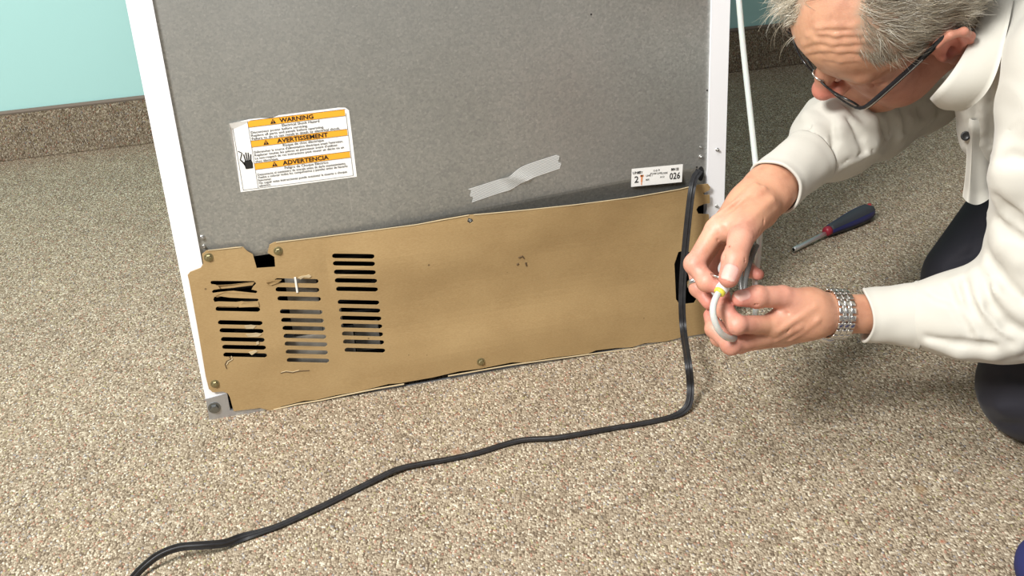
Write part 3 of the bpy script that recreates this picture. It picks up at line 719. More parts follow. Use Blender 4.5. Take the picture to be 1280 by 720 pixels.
        f.ell(c + np.array((.003, s * .006, -.002)), (.006, .010, .007), k=.003, op='sub')
    # neck
    nb = hl((.99, -.255, .50)); f.cap((-.030, 0, -.055), nb, .054, .054, k=.03)
    f.cap((.030, 0, -.085), (-.020, 0, -.10), .030, .045, k=.03)
    V, F = f.mesh(1)
    C = np.tile(TAN, (len(V), 1))
    C = blend(C, near(V, (.113, 0, -.03), .022), RED * np.array([1.15, 1.25, 1.2])); C = blend(C, .75 * np.maximum(near(V, (-.012, .085, 0), .034), near(V, (-.012, -.085, 0), .034)), RED)
    for s in (-1, 1): C = blend(C, .55 * near(V, (.055, s * .05, -.03), .035), PINK * .85)
    C = blend(C, .6 * near(V, (.08, 0, .065), .05), np.array([.74, .46, .27]))  # forehead lighter and more orange: the light on it is put into the tint
    C = blend(C, .7 * nearseg(V, (.1, -.018, -.071), (.1, .018, -.071), .007), RED)
    C = blend(C, .6 * near(V, (.03, .06, -.05), .06), PINK * .78)  # left cheek and jaw darker: shade put into the tint
    for s in (-1, 1):
        w_ = np.clip(1 - np.abs(V[:, 2] - (-.0035)) / .0022, 0, 1) * (np.abs(V[:, 1] - s * .031) < .011) * (V[:, 0] > .080); C = blend(C, w_, np.array([.10, .05, .04]))
        for g in range(1): C = blend(C, .8 * nearseg(V, (.096, s * .012, .030), (.082, s * .046, .033), .0045), np.array([.42, .36, .30]))
    hm = hair_mask(V); ed = np.concatenate([F[:, [i, (i + 1) % 4]] for i in range(4)]); dg = np.bincount(ed[:, 0], minlength=len(V)) + np.bincount(ed[:, 1], minlength=len(V))
    for _ in range(8): hm = .4 * hm + .6 * (np.bincount(ed[:, 0], hm[ed[:, 1]], len(V)) + np.bincount(ed[:, 1], hm[ed[:, 0]], len(V))) / np.maximum(dg, 1)
    C = blend(C, hm * .65, HAIRC)
    return f, V, F, C
hf, hV, hF, hC = build_head(); hC = hC * np.array([.92, .88, .88])
HW = HO + hV @ HR.T
BODY.append((HW, hF, hC))

# ------------------------------------------------------------------ hands (joints given where they are seen; depth in metres from the camera)
def finger(f, J, R, k=.004, kn=1.12):
    J = [np.array(j) for j in J]; f.chain(J, R, k=.003)
    for i in range(1, len(J) - 1): f.ell(J[i], [R[i] * kn] * 3, k=.004)
def crease(f, a, b, r=.0009): f.cap(a, b, r, r, k=.0022, op='sub')
def nail(f, tip, back, up, w, L):
    """flat plate sunk into the tip: shaves the fingertip top; returns its centre/frame for tinting"""
    ax = unit(np.array(tip) - np.array(back)); up = np.array(up) - ax * (np.array(up) @ ax); up = unit(up); sd = np.cross(ax, up)
    return dict(c=np.array(tip), ax=ax, up=up, sd=sd, w=w, L=L)
def tint_nail(V, C, n, r):
    q = V - n['c']; a = q @ n['ax']; u = q @ n['up']; s_ = q @ n['sd']
    m = np.clip((1 - (a / n['L']) ** 4 - (s_ / n['w']) ** 4) * 6, 0, 1) * (u > r * .25)
    C = blend(C, m, NAIL)
    edge = np.clip(1 - np.abs(1 - (a / n['L']) ** 4 - (s_ / n['w']) ** 4) * 2.2, 0, 1) * (u > r * .25); C = blend(C, edge * .45, RED * .8)
    tipm = m * np.clip((a / n['L'] - .55) * 6, 0, 1); return blend(C, tipm * .5, np.array([.70, .55, .47]))
TOCAM = lambda p: unit(CAM_C - np.array(p))
def left_hand():
    f = Field(P(1090, 440, 1.40) - .04, P(1090, 440, 1.40) + .04, .01)   # placeholder, replaced below
    W0 = P(1046, 392, 1.26); E0 = P(1130, 393, 1.285)
    idx = [P(966, 406, 1.235), P(921, 406, 1.205), P(905, 386, 1.215), P(904, 369, 1.225)]
    mid = [P(972, 417, 1.250), P(914, 431, 1.225), P(893, 411, 1.240), P(888, 394, 1.255)]
    rng_ = [P(980, 421, 1.268), P(925, 430, 1.255), P(899, 422, 1.268), P(893, 404, 1.28)]
    pin = [P(990, 418, 1.285), P(945, 424, 1.285), P(918, 420, 1.292), P(905, 408, 1.30)]
    th = [P(1010, 384, 1.243), P(978, 371, 1.228), P(946, 371, 1.213), P(925, 373, 1.206)]
    pts = np.array([W0, E0] + idx + mid + rng_ + pin + th); f = Field(pts.min(0) - .035, pts.max(0) + .035, .00125)
    dn = unit(CAM_R[:, 1] * .9 + CAM_R[:, 2] * .2)
    f.chain([E0, W0], [.0232, .0222], k=.006, flat=(CAM_R[:, 2], .9))
    f.cap(W0, P(1015, 392, 1.250), .0222, .0265, k=.008, flat=(CAM_R[:, 2], .9))
    # palm: fan of metacarpals
    for j, r0, r1 in ((idx[0], .017, .0115), (mid[0], .017, .0125), (rng_[0], .017, .0115), (pin[0], .015, .0105)): f.cap(P(1018, 396, 1.25), j, r0, r1, k=.014)
    f.cap(P(1012, 383, 1.245), th[1], .0185, .0125, k=.014)
    f.cap(th[0], idx[0], .013, .009, k=.016)
    finger(f, idx, [.0112, .0098, .0092, .0078]); finger(f, mid, [.0118, .0102, .0094, .0080]); finger(f, rng_, [.011, .0096, .009, .0078]); finger(f, pin, [.0100, .0084, .0078, .0068])
    finger(f, th[1:], [.0125, .0118, .0092], kn=1.04)
    # skin folds at the thumb web and over the wrist
    for a, b in (((968, 383), (985, 392)), ((962, 389), (977, 402)), ((990, 398), (984, 415)), ((998, 372), (1008, 386)), ((975, 392), (980, 408))):
        pa, _ = f.hit(*a, 1.1, 1.4); pb, _ = f.hit(*b, 1.1, 1.4)
        if pa is not None and pb is not None: crease(f, pa - TOCAM(pa) * -.0004, pb - TOCAM(pb) * -.0004)
    for a, b in (((1022, 400), (988, 424)), ((1018, 384), (975, 412)), ((1000, 408), (972, 424))):        # tendons / veins
        pa, _ = f.hit(*a, 1.1, 1.4); pb, _ = f.hit(*b, 1.1, 1.4)
        if pa is not None and pb is not None: f.cap(pa, pb, .0015, .0013, k=.006)
    for x, y0, y1 in ((945, 362, 381), (948, 363, 380), (921, 397, 415), (918, 398, 415)):
        pa, _ = f.hit(x, y0, 1.1, 1.4); pb, _ = f.hit(x - 1, y1, 1.1, 1.4)
        if pa is not None and pb is not None: crease(f, pa, pb, .0006)
    n1 = nail(f, th[3] + TOCAM(th[3]) * .002, th[2], -CAM_R[:, 0] * .0 + TOCAM(th[3]) * .8 + CAM_R[:, 1] * .6, .0068, .0085)
    V, F = f.mesh(1); C = np.tile(TAN * np.array([1.0, .95, .92]), (len(V), 1))
    for J in (idx, mid, rng_, pin, th):
        C = blend(C, .8 * nearseg(V, J[1], J[3], .020), PINK); C = blend(C, .6 * near(V, J[3], .012), RED * 1.15)
    C = blend(C, .5 * nearseg(V, mid[0], pin[0], .018), PALEK)
    C = tint_nail(V, C, n1, .009); return V, F, C
def right_hand():
    W0 = P(961, 238, 1.275); E0 = P(1030, 186, 1.345)
    idx = [P(895, 287, 1.235), P(868, 330, 1.228), P(883, 352, 1.218), P(898, 358, 1.214)]
    mid = [P(905, 282, 1.258), P(871, 334, 1.262), P(873, 360, 1.252), P(886, 378, 1.245)]
    rng_ = [P(918, 280, 1.278), P(889, 322, 1.300), P(886, 343, 1.292), P(900, 353, 1.280)]
    pin = [P(932, 282, 1.292), P(922, 318, 1.318), P(936, 338, 1.312), P(948, 343, 1.302)]
    th = [P(946, 268, 1.232), P(926, 298, 1.198), P(918, 325, 1.182), P(911, 347, 1.176)]
    pts = np.array([W0, E0] + idx + mid + rng_ + pin + th); f = Field(pts.min(0) - .04, pts.max(0) + .035, .00125)
    f.chain([E0, W0], [.0270, .0275], k=.01, flat=(CAM_R[:, 2], .84))
    f.cap(W0, P(940, 258, 1.262), .0275, .0285, k=.014, flat=(CAM_R[:, 2], .78))
    for j, r0, r1 in ((idx[0], .019, .0125), (mid[0], .018, .0125), (rng_[0], .018, .0115), (pin[0], .016, .0105)): f.cap(P(942, 256, 1.265), j, r0, r1, k=.016)
    f.cap(P(950, 262, 1.248), th[1], .0195, .0135, k=.014)
    f.cap(P(922, 285, 1.225), P(905, 290, 1.235), .012, .010, k=.016)
    finger(f, idx, [.0125, .0105, .0098, .0082]); finger(f, mid, [.0120, .0102, .0092, .0080]); finger(f, rng_, [.011, .0096, .009, .0078]); finger(f, pin, [.0100, .0086, .0078, .0068])
    finger(f, th[1:], [.0140, .0130, .0110], kn=1.03)
    for a, b in (((897, 300), (913, 309)), ((893, 296), (905, 303)), ((945, 268), (948, 292)), ((938, 275), (941, 298)), ((951, 262), (954, 280))):
        pa, _ = f.hit(*a, 1.1, 1.4); pb, _ = f.hit(*b, 1.1, 1.4)
        if pa is not None and pb is not None: crease(f, pa, pb, .0008)
    for a, b in (((955, 236), (905, 280)), ((965, 250), (930, 282)), ((945, 232), (893, 272))):
        pa, _ = f.hit(*a, 1.1, 1.45); pb, _ = f.hit(*b, 1.1, 1.45)
        if pa is not None and pb is not None: f.cap(pa, pb, .0016, .0014, k=.007)
    for (x0, y0), (x1, y1) in (((906, 320), (930, 324)), ((905, 323), (930, 327)), ((862, 326), (877, 336)), ((863, 330), (876, 340))):
        pa, _ = f.hit(x0, y0, 1.1, 1.4); pb, _ = f.hit(x1, y1, 1.1, 1.4)
        if pa is not None and pb is not None: crease(f, pa, pb, .0006)
    n1 = nail(f, th[3] + CAM_R[:, 1] * .002, th[2], TOCAM(th[3]), .0082, .0088)
    V, F = f.mesh(1); C = np.tile(TAN * np.array([1.02, .98, .95]), (len(V), 1))
    for J in (idx, mid, rng_, pin, th):
        C = blend(C, .8 * nearseg(V, J[1], J[3], .021), PINK); C = blend(C, .5 * near(V, J[3], .012), RED * 1.15)
    C = blend(C, .6 * near(V, P(893, 275, 1.22), .02), PALEK)
    C = tint_nail(V, C, n1, .011); return V, F, C, mid, idx
lV, lF, lC = left_hand(); BODY.append((lV, lF, lC))
rV, rF, rC, R_MID, R_IDX = right_hand(); BODY.append((rV, rF, rC))

# ------------------------------------------------------------------ skeleton of the rest
NB = np.array([.99, -.255, .50])
LSH = P(1338, 78, 1.13); LEL = P(1298, 388, 1.22); LWR = P(1046, 392, 1.26)
RSH = np.array([1.035, -.075, .462]); REL = P(1143, 112, 1.45); RWR = P(961, 238, 1.275)
CHEST = np.array([1.11, -.25, .40]); BELLY = np.array([1.24, -.22, .33]); PEL = np.array([1.38, -.19, .24])
LHIP = np.array([1.38, -.30, .22]); RHIP = np.array([1.33, -.06, .255])
LKN = np.array([1.005, -.392, .078]); RKN = np.array([1.105, -.115, .080])
LAN = np.array([1.40, -.36, .05]); RAN = np.array([1.50, -.13, .05])
b = Field((.72, -.66, 0), (1.62, .12, .62), .009)
b.chain([NB, CHEST, BELLY, PEL], [.060, .092, .10, .10], k=.05)
b.chain([LSH, LEL], [.045, .034], k=.03); b.chain([LEL, P(1120, 393, 1.28)], [.034, .024], k=.01)
b.chain([RSH, REL], [.045, .034], k=.03); b.chain([REL, P(1020, 197, 1.325)], [.034, .024], k=.01)
b.cap(NB, LSH, .045, .040, k=.03); b.cap(NB, RSH, .045, .040, k=.03)
for H_, K_, A_ in ((LHIP, LKN, LAN), (RHIP, RKN, RAN)): b.cap(H_, K_, .078, .052, k=.04); b.cap(K_, A_, .048, .030, k=.02)
bV, bF = b.mesh(2); BODY.append((bV, bF, np.tile(TAN, (len(bV), 1))))

person = empty('person', (1.15, -.2, 0))
setp(person, 'grey-haired man in a cream shirt kneeling and leaning over a thin tube', 'person')
off = 0; VV = []; FF = []; CC = []
for V, F, C in BODY: VV.append(V); FF.append(F + off); CC.append(C); off += len(V)
body = npmesh('body', np.concatenate(VV), np.concatenate(FF), SKIN, person, True, np.concatenate(CC))

# ------------------------------------------------------------------ clothes
def cloth_mat(name, c0, c1, rough=.85, sheen=.2, weave=900):
    s = NT(name, rough); v = s.coord(); n = s.noise(v, 14, 3); s.base(s.mix(n.outputs[0], c0, c1)); s.b.inputs['Sheen Weight'].default_value = sheen
    w1 = s.add('ShaderNodeTexWave', {'bands_direction': 'X'}, Vector=v, Scale=weave); w2 = s.add('ShaderNodeTexWave', {'bands_direction': 'Z'}, Vector=v, Scale=weave)
    s.bump(s.math('ADD', s.math('ADD', w1.outputs[0], w2.outputs[0]), s.math('MULTIPLY', n.outputs[0], 2)), .12, .0006); return s.m
SHIRT = cloth_mat('cream_twill', (.55, .533, .475), (.58, .563, .505), weave=500)
NAVY = cloth_mat('navy_trouser_cloth', (.010, .010, .017), (.015, .0145, .024), .8, .05, 500)
def ridge(f, pts, r, k=.02, op='add', sink=.5):
    """a fold lying on the surface seen through the listed pixels"""
    q = []; last = None
    for x, y in pts:
        p, d = f.hit(x, y, .95, 1.75)
        if p is None or (last is not None and abs(d - last) > .045): continue
        last = d
        c = TOCAM(p); q.append(p - c * r * sink if op == 'add' else p + c * r * sink)
    r = r * .8; k = k * .62
    if len(q) > 1: 
        n = len(q); rr = [r * (.55 + .45 * math.sin(math.pi * (i + .5) / n)) for i in range(n)]; f.chain(q, rr, k=k, op=op)
def shirt():
    f = Field((.70, -.70, .10), (1.50, .10, .66), .0033)
    f.chain([NB + np.array([.04, 0, -.01]), CHEST + np.array([.02, 0, 0]), BELLY, PEL + np.array([-.02, 0, .03])], [.082, .118, .140, .138], k=.06); f.cap(NB + np.array([.07, .0, -.03]), BELLY + np.array([0, 0, .03]), .10, .115, k=.07)
    f.cap(NB + np.array([.03, -.03, -.01]), LSH, .058, .062, k=.06); f.cap(NB + np.array([.02, .03, -.01]), RSH, .060, .062, k=.06)
    # hanging shirt front
    f.chain([P(1236, 50, 1.235), P(1231, 110, 1.27), P(1233, 165, 1.30), P(1231, 200, 1.32)], [.036, .030, .024, .0145], k=.03)
    ridge(f, [(1243, 80), (1238, 130), (1238, 180), (1240, 225)], .0065, .012, 'sub', .3); ridge(f, [(1222, 120), (1219, 160), (1222, 200), (1226, 235)], .0045, .01, 'sub', .3)
    ridge(f, [(1253, 80), (1250, 140), (1250, 200)], .008, .02); ridge(f, [(1230, 100), (1229, 160), (1232, 215)], .006, .012); ridge(f, [(1208, 120), (1211, 165), (1212, 210)], .005, .012)
    # left sleeve
    g = Field(f.lo, (1.20, -.22, .60), .0033)
    g.chain([LSH, P(1340, 140, 1.14), P(1328, 225, 1.165), P(1308, 320, 1.20)], [.062, .066, .064, .060], k=.03)
    g.chain([P(1308, 320, 1.20), P(1304, 380, 1.215), P(1245, 392, 1.235), P(1195, 393, 1.25), P(1152, 394, 1.262)], [.056, .054, .050, .042, .0345], k=.03)
    for pts, r, k in (([(1264, 190), (1266, 215), (1260, 238)], .016, .045), ([(1194, 354), (1204, 385), (1224, 418)], .007, .018), ([(1220, 346), (1228, 385), (1248, 414), (1272, 426)], .009, .020), ([(1240, 332), (1252, 362), (1279, 392)], .010, .022), ([(1166, 428), (1200, 437), (1240, 439), (1275, 432)], .008, .018), ([(1248, 290), (1256, 305), (1274, 325)], .010, .025)):
        ridge(g, pts, r, k)
    for pts, r, k in (([(1246, 248), (1258, 262), (1270, 274), (1279, 282)], .0065, .012), ([(1234, 314), (1246, 340), (1262, 360), (1279, 374)], .0052, .011), ([(1230, 346), (1240, 382), (1260, 406), (1279, 414)], .0050, .010), ([(1206, 354), (1214, 386), (1234, 414), (1262, 430)], .0048, .010), ([(1186, 358), (1196, 385), (1213, 418)], .0035, .009), ([(1160, 421), (1200, 429), (1242, 432)], .0032, .008), ([(1252, 200), (1264, 196), (1279, 200)], .0035, .012), ([(1162, 366), (1172, 372), (1190, 378)], .0025, .009), ([(1248, 275), (1262, 290), (1279, 300)], .0035, .01)):
        ridge(g, pts, r * 1.15, k * 1.3, 'sub', .25)
    # pocket flap / yoke stitching on the sleeve head
    ridge(g, [(1254, 168), (1262, 163), (1279, 153)], .0016, .002, 'sub', .3)
    # right sleeve
    q = Field(snap((.72, -.30, .20)), (1.20, .06, .62), .0033)
    q.chain([RSH, REL + np.array([.02, .03, .02])], [.066, .058], k=.04)
    q.chain([REL + np.array([.02, .03, .02]), REL, P(1090, 145, 1.41), P(1046, 170, 1.352), P(1020, 192, 1.330)], [.052, .054, .0515, .047, .0350], k=.03)
    for pts, r in (([(1030, 133), (1046, 160), (1054, 190)], .009), ([(1062, 128), (1085, 150), (1092, 178)], .010), ([(1105, 135), (1120, 150), (1124, 168)], .009), ([(1008, 146), (1020, 165), (1032, 195)], .007), ([(1145, 128), (1156, 136), (1160, 146)], .010), ([(1135, 150), (1150, 150), (1160, 142)], .007)): ridge(q, pts, r, .018)
    for pts, r in (([(1022, 136), (1040, 150), (1042, 176), (1034, 208)], .0045), ([(1060, 150), (1076, 172), (1080, 195)], .005), ([(1088, 138), (1106, 158), (1110, 172)], .005), ([(1128, 140), (1136, 150), (1132, 162)], .005), ([(1010, 156), (1026, 180), (1034, 212)], .003), ([(1050, 128), (1068, 140), (1078, 150)], .004), ([(1150, 134), (1152, 144)], .004)): ridge(q, pts, r, .009, 'sub', .25)
    # felled seam along the underside of the sleeve
    ridge(q, [(1040, 218), (1060, 204), (1085, 192), (1110, 174), (1132, 156), (1136, 145)], .0032, .003); ridge(q, [(1042, 212), (1060, 199), (1085, 187), (1110, 169), (1130, 151)], .0016, .002, 'sub', .2)
    for o in (g, q):
        i0 = np.round((o.lo - f.lo) / f.h).astype(int); o_sl = []; f_sl = []
        for ax_ in range(3):
            lo = max(0, i0[ax_]); hi = min(f.n[ax_], i0[ax_] + o.n[ax_]); f_sl.append(slice(lo, hi)); o_sl.append(slice(lo - i0[ax_], hi - i0[ax_]))
        f.d[tuple(f_sl)] = smin(f.d[tuple(f_sl)], o.d[tuple(o_sl)], .010)
    # neck opening, and the bottom edge of the hanging front
    f.cap(hw((-.03, 0, -.06)), NB + np.array([-.015, 0, .0]), .062, .054, k=.006, op='sub')
    return f
def cut(f, o, n, R):
    """remove everything in front of the plane (o, n) within R of o"""
    def fn(X, Y, Z):
        x = X - o[0]; y = Y - o[1]; z = Z - o[2]; t = x * n[0] + y * n[1] + z * n[2]
        rad = np.sqrt(np.maximum(x * x + y * y + z * z - t * t, 0)); return np.maximum(np.maximum(-t, rad - R), t - R)
    f.apply(o - R, o + R, fn, 0, 'sub')
def snap(p, o=(.70, -.70, .10), h=.0033): return tuple(o[i] + round((p[i] - o[i]) / h) * h for i in range(3))
sf = shirt(); sV, sF = sf.mesh(1)
def rumple(V, F, amp, sc, str_=(1, 1, 1)):
    N = vnormals(V, F); S = np.array(str_) * sc
    d = np.array([(1 - abs(noise.noise(Vector((v * S).tolist())))) ** 3 - .45 + .35 * noise.noise(Vector((v * S * 2.3).tolist())) for v in V]); return V + N * (d * amp)[:, None]
sV = rumple(sV, sF, .0026, 15, (.8, .8, 1.5)); shirt_o = npmesh('shirt', sV, sF, SHIRT, person); setp(shirt_o, 'cream long-sleeved work shirt')
def cuff(c0, c1, r0, r1, fl, flat, th=.0016, n=40, nose=.0):
    """open tube from the seam c0 to the rim c1"""
    ax = unit(c1 - c0); fl = unit(fl - ax * (fl @ ax)); sd = np.cross(ax, fl); L = np.linalg.norm(c1 - c0); rows = []
    prof = [(0, r0 + .0012), (.03, r0 + .0018)] + [(t, r0 + (r1 - r0) * t + .0006 * math.sin(t * 9)) for t in np.linspace(.08, .94, 9)] + [(.955, r1 + .0012), (.985, r1 + .0014), (1.0, r1 + .0003), (1.0, r1 - th), (.94, r1 - th), (.5, (r0 + r1) / 2 - th), (.05, r0 - th)]
    V = []; F = []
    for t, r in prof:
        for i in range(n):
            a = 2 * math.pi * i / n; w_ = 1 + .012 * math.sin(a * 3 + t * 4) + .008 * math.sin(a * 7 - t * 6)
            V.append(c0 + ax * (L * t + .004 * math.sin(a * 2 + 1) * t) + (sd * math.cos(a) + fl * math.sin(a) * flat) * r * w_)
    m = len(prof)
    for k in range(m):
        for i in range(n): a = k * n + i; b = k * n + (i + 1) % n; c = ((k + 1) % m) * n + (i + 1) % n; d = ((k + 1) % m) * n + i; F.append((a, b, c, d))
    return npmesh('cuff', np.array(V), np.array(F), SHIRT, shirt_o)
cuff(P(1147, 394, 1.262), P(1082, 394, 1.270), .0375, .0305, CAM_R[:, 2], .9)
cuff(P(1012, 197, 1.322), P(967.5, 233.0, 1.281), .0345, .0335, CAM_R[:, 2], .98)
def band(name, top, bot, mat, parent, th=.0018, n=6):
    A = catmull([P(*q) for q in top], n); B = catmull([P(*q) for q in bot], n); m = min(len(A), len(B)); rows = 7; V = []; F = []
    for i in range(m):
        t_ = A[min(i + 1, m - 1)] - A[max(i - 1, 0)]; nn = unit(np.cross(t_, B[i] - A[i]))
        for k in range(rows): V.append(A[i] + (B[i] - A[i]) * k / (rows - 1) + nn * .004 * math.sin(math.pi * k / (rows - 1)))
    N = m * rows; nv = [unit(np.cross(A[min(i + 1, m - 1)] - A[max(i - 1, 0)], B[i] - A[i])) for i in range(m)]
    V += [V[i * rows + k] + nv[i] * th for i in range(m) for k in range(rows)]
    for i in range(m - 1):
        for k in range(rows - 1): a = i * rows + k; F += [(a, a + 1, a + 1 + rows, a + rows), (N + a, N + a + rows, N + a + 1 + rows, N + a + 1)]
        for k in (0, rows - 1): a = i * rows + k; F.append((a, a + rows, N + a + rows, N + a))
    for i in (0, m - 1):
        for k in range(rows - 1): a = i * rows + k; F.append((a, a + 1, N + a + 1, N + a))
    return npmesh(name, np.array(V), np.array(F), mat, parent)
na = unit(hw((-.035, 0, -.07)) - NB); cs = cuff(NB - na * .006, NB + na * .034, .064, .061, CAM_R[:, 2], 1.0); cs.name = 'collar_stand'
band('shirt_front', [(1205, 140, 1.275), (1214, 150, 1.262), (1226, 150, 1.262), (1240, 150, 1.268), (1254, 150, 1.28)], [(1203, 246, 1.325), (1210, 253, 1.312), (1222, 256, 1.318), (1236, 249, 1.318), (1250, 236, 1.335)], SHIRT, shirt_o)
band('collar', [(1236, -14, 1.215), (1226, 18, 1.185), (1208, 60, 1.165), (1188, 92, 1.160), (1170, 114, 1.168), (1163, 122, 1.20)], [(1268, -4, 1.19), (1258, 42, 1.165), (1246, 88, 1.160), (1230, 118, 1.172), (1206, 136, 1.20), (1190, 136, 1.225)], SHIRT, shirt_o)
t = Field((.88, -.60, .0), (1.72, .10, .42), .0055)
t.chain([PEL + np.array([-.06, 0, .02]), PEL + np.array([.03, 0, .0])], [.130, .150], k=.05)
for H_, K_, A_ in ((LHIP, LKN, LAN), (RHIP, RKN, RAN)):
    t.cap(H_, K_, .102, .074, k=.03); t.cap(K_ + np.array([.01, 0, -.004]), A_ + np.array([0, 0, .006]), .066, .046, k=.012)
for pts in ([(1232, 300), (1262, 292), (1279, 280)], [(1215, 320), (1222, 300), (1226, 280)], [(1190, 330), (1215, 318)], [(1222, 520), (1250, 532), (1279, 532)], [(1240, 475), (1262, 468), (1279, 470)]): ridge(t, pts, .006, .015, 'sub', .2)
for pts in ([(1205, 310), (1235, 300), (1265, 288)], [(1230, 500), (1255, 508), (1279, 508)]): ridge(t, pts, .008, .02)
# flatten where the knees press on the carpet
def fl_fn(X, Y, Z): return (.003 - Z) + 0 * X + 0 * Y
t.apply((.88, -.60, 0), (1.72, .10, .02), fl_fn, 0, 'int')
tV, tF = t.mesh(2); trousers = npmesh('trousers', tV, tF, NAVY, person); setp(trousers, 'dark navy trousers')
SHOE = plain('black_shoe_leather', (.02, .02, .022), .4)
for A_, s in ((LAN, 0), (RAN, 0)):
    g = Field(A_ - .16, A_ + np.array([.22, .16, .12]), .006); g.cap(A_ + np.array([.02, 0, .01]), A_ + np.array([.05, 0, .0]), .044, .042, k=.02); g.chain([A_ + np.array([.05, 0, .02]), A_ + np.array([.10, 0, .045]), A_ + np.array([.10, .0, -.0])], [.040, .042, .040], k=.02)
    q = A_.copy(); q[2] = 0; g.apply(g.lo, g.lo + g.h * g.n, lambda X, Y, Z: (.004 - Z) + 0 * X + 0 * Y, 0, 'int'); V, F = g.mesh(2); npmesh('shoe', V, F, SHOE, person)
# ------------------------------------------------------------------ hair: short strands rooted in the scalp
def hair():
    s = NT('grey_hair', .42); s.b.inputs['Specular IOR Level'].default_value = .6
    a = s.add('ShaderNodeAttribute', {'attribute_name': 'tint'}); s.base(a.outputs['Color']); mat = s.m
    N = vnormals(hV, hF); cen = hV[hF].mean(1); nrm = N[hF].mean(1); m = hair_mask(cen) > .5
    area_ = np.linalg.norm(np.cross(hV[hF[:, 2]] - hV[hF[:, 0]], hV[hF[:, 3]] - hV[hF[:, 1]]), axis=1) / 2
    idx = np.where(m & (cen[:, 2] > -.06) & (nrm[:, 2] > -.9))[0]; p = area_[idx] / area_[idx].sum(); n = 20000
    pick = rng.choice(idx, n, p=p); uv = rng.random((n, 2)); q = hV[hF[pick]]
    root = (q[:, 0] * ((1 - uv[:, :1]) * (1 - uv[:, 1:])) + q[:, 1] * (uv[:, :1] * (1 - uv[:, 1:])) + q[:, 2] * (uv[:, :1] * uv[:, 1:]) + q[:, 3] * ((1 - uv[:, :1]) * uv[:, 1:]))
    nn = nrm[pick] / np.linalg.norm(nrm[pick], axis=1, keepdims=True)
    x, y, z = root.T
    left = (y > 0)[:, None]
    comb = np.where(left, np.array([-.55, .10, -.62]), np.array([.55, -.55, -.45]))
    tmp = (left[:, 0] & (x > .030)); comb[tmp] = np.array([.10, .25, -.9])
    top = np.clip((z - .095) / .03, 0, 1)[:, None] * (y > -.02)[:, None]; comb = comb * (1 - top) + np.array([-.5, .75, 0]) * top
    comb = comb / np.linalg.norm(comb, axis=1, keepdims=True)
    # clumps of strands share a lean
    cl = np.array([[noise.noise(Vector((r * 38).tolist()) + Vector((o, 0, 0))) for o in (0, 17, 31)] for r in root]) 
    comb = comb + cl * .95 + rng.normal(0, .22, (n, 3))
    L = np.where(y > -.01, .027, .042) * rng.uniform(.6, 1.25, n); L = np.where(z < .0, L * .45, L); L = np.where(tmp, L * .7, L)
    L = np.where((x > .008) & (x < .022) & (z < .03), .008, L)
    lift = np.where(y > -.01, .62, .95)[:, None]
    K = 6; pts = [root - nn * .001]; d = nn * lift * 1.5 + comb * .6
    for k in range(K):
        t = (k + 1) / K
        d = d + comb * .55 - nn * (.18 + .35 * t) * lift + rng.normal(0, .05, (n, 3)); d = d / np.linalg.norm(d, axis=1, keepdims=True)
        st = pts[-1] + d * (L / K)[:, None]
        # keep strands outside the skull ellipsoid
        c0 = np.array([-.006, 0, .042]); r0 = np.array([.099, .0755, .087]); e = (st - c0) / r0; el = np.linalg.norm(e, axis=1); ins = el < 1.02
        st[ins] = c0 + (e[ins] / el[ins][:, None]) * r0 * 1.02; pts.append(st)
    pts = np.stack(pts, 1); V = []; 
    w_ = rng.uniform(.00016, .00030, n)
    t = np.gradient(pts, axis=1); t /= np.linalg.norm(t, axis=2, keepdims=True) + 1e-9
    a1 = np.cross(t, np.array([.3, .5, .8])); a1 /= np.linalg.norm(a1, axis=2, keepdims=True) + 1e-9; b1 = np.cross(t, a1)
    taper = np.linspace(1, .25, K + 1)[None, :, None] * w_[:, None, None]
    ring = [pts + (a1 * math.cos(g) + b1 * math.sin(g)) * taper for g in (0, 2.094, 4.189)]
    V = np.stack(ring, 2).reshape(-1, 3)
    base = (np.arange(n) * (K + 1) * 3)[:, None]; F = []
    for k in range(K):
        for j in range(3): F.append(np.concatenate([base + k * 3 + j, base + k * 3 + (j + 1) % 3, base + (k + 1) * 3 + (j + 1) % 3, base + (k + 1) * 3 + j], 1))
    F = np.concatenate(F)
    col = np.array([.50, .44, .335])[None] * rng.uniform(.55, 1.35, n)[:, None]; wh = rng.random(n) < .22; col[wh] = np.array([.80, .77, .68])
    dk = (y > 0) & (rng.random(n) < .35); col[dk] *= .62
    cols = np.repeat(np.clip(col, 0, 1), (K + 1) * 3, axis=0)
    o = npmesh('hair', HO + V @ HR.T, F, mat, person, True, cols); setp(o, 'short tousled grey hair', kind='stuff'); return o
hair()

# ------------------------------------------------------------------ spectacles
BLACKP = plain('black_glossy_frame', (.012, .012, .013), .22); SILVER = NT('polished_steel', .22, 1., (.72, .71, .69)).m
def lens_mat():
    s = NT('lens', .03, col=(.95, .97, 1)); s.b.inputs['Alpha'].default_value = .10; return s.m
gl = empty('eyeglasses', hw((.10, 0, 0))); gl.parent = person; bpy.context.view_layer.update(); gl.matrix_parent_inverse = person.matrix_world.inverted()
setp(gl, 'black-framed eyeglasses')
def rim_pts(s, n=36):
    o = []
    for i in range(n):
        a = 2 * math.pi * i / n; ca, sa = math.cos(a), math.sin(a); e = .62
        yy = .0260 * math.copysign(abs(ca) ** e, ca); zz = .0165 * math.copysign(abs(sa) ** e, sa)
        o.append(hw((.109 - .012 * ((yy + .034 - .034) / .026 * s * s * .5 + .5) ** 2 - .001, s * (.035 + yy), -.004 + zz)))
    return o
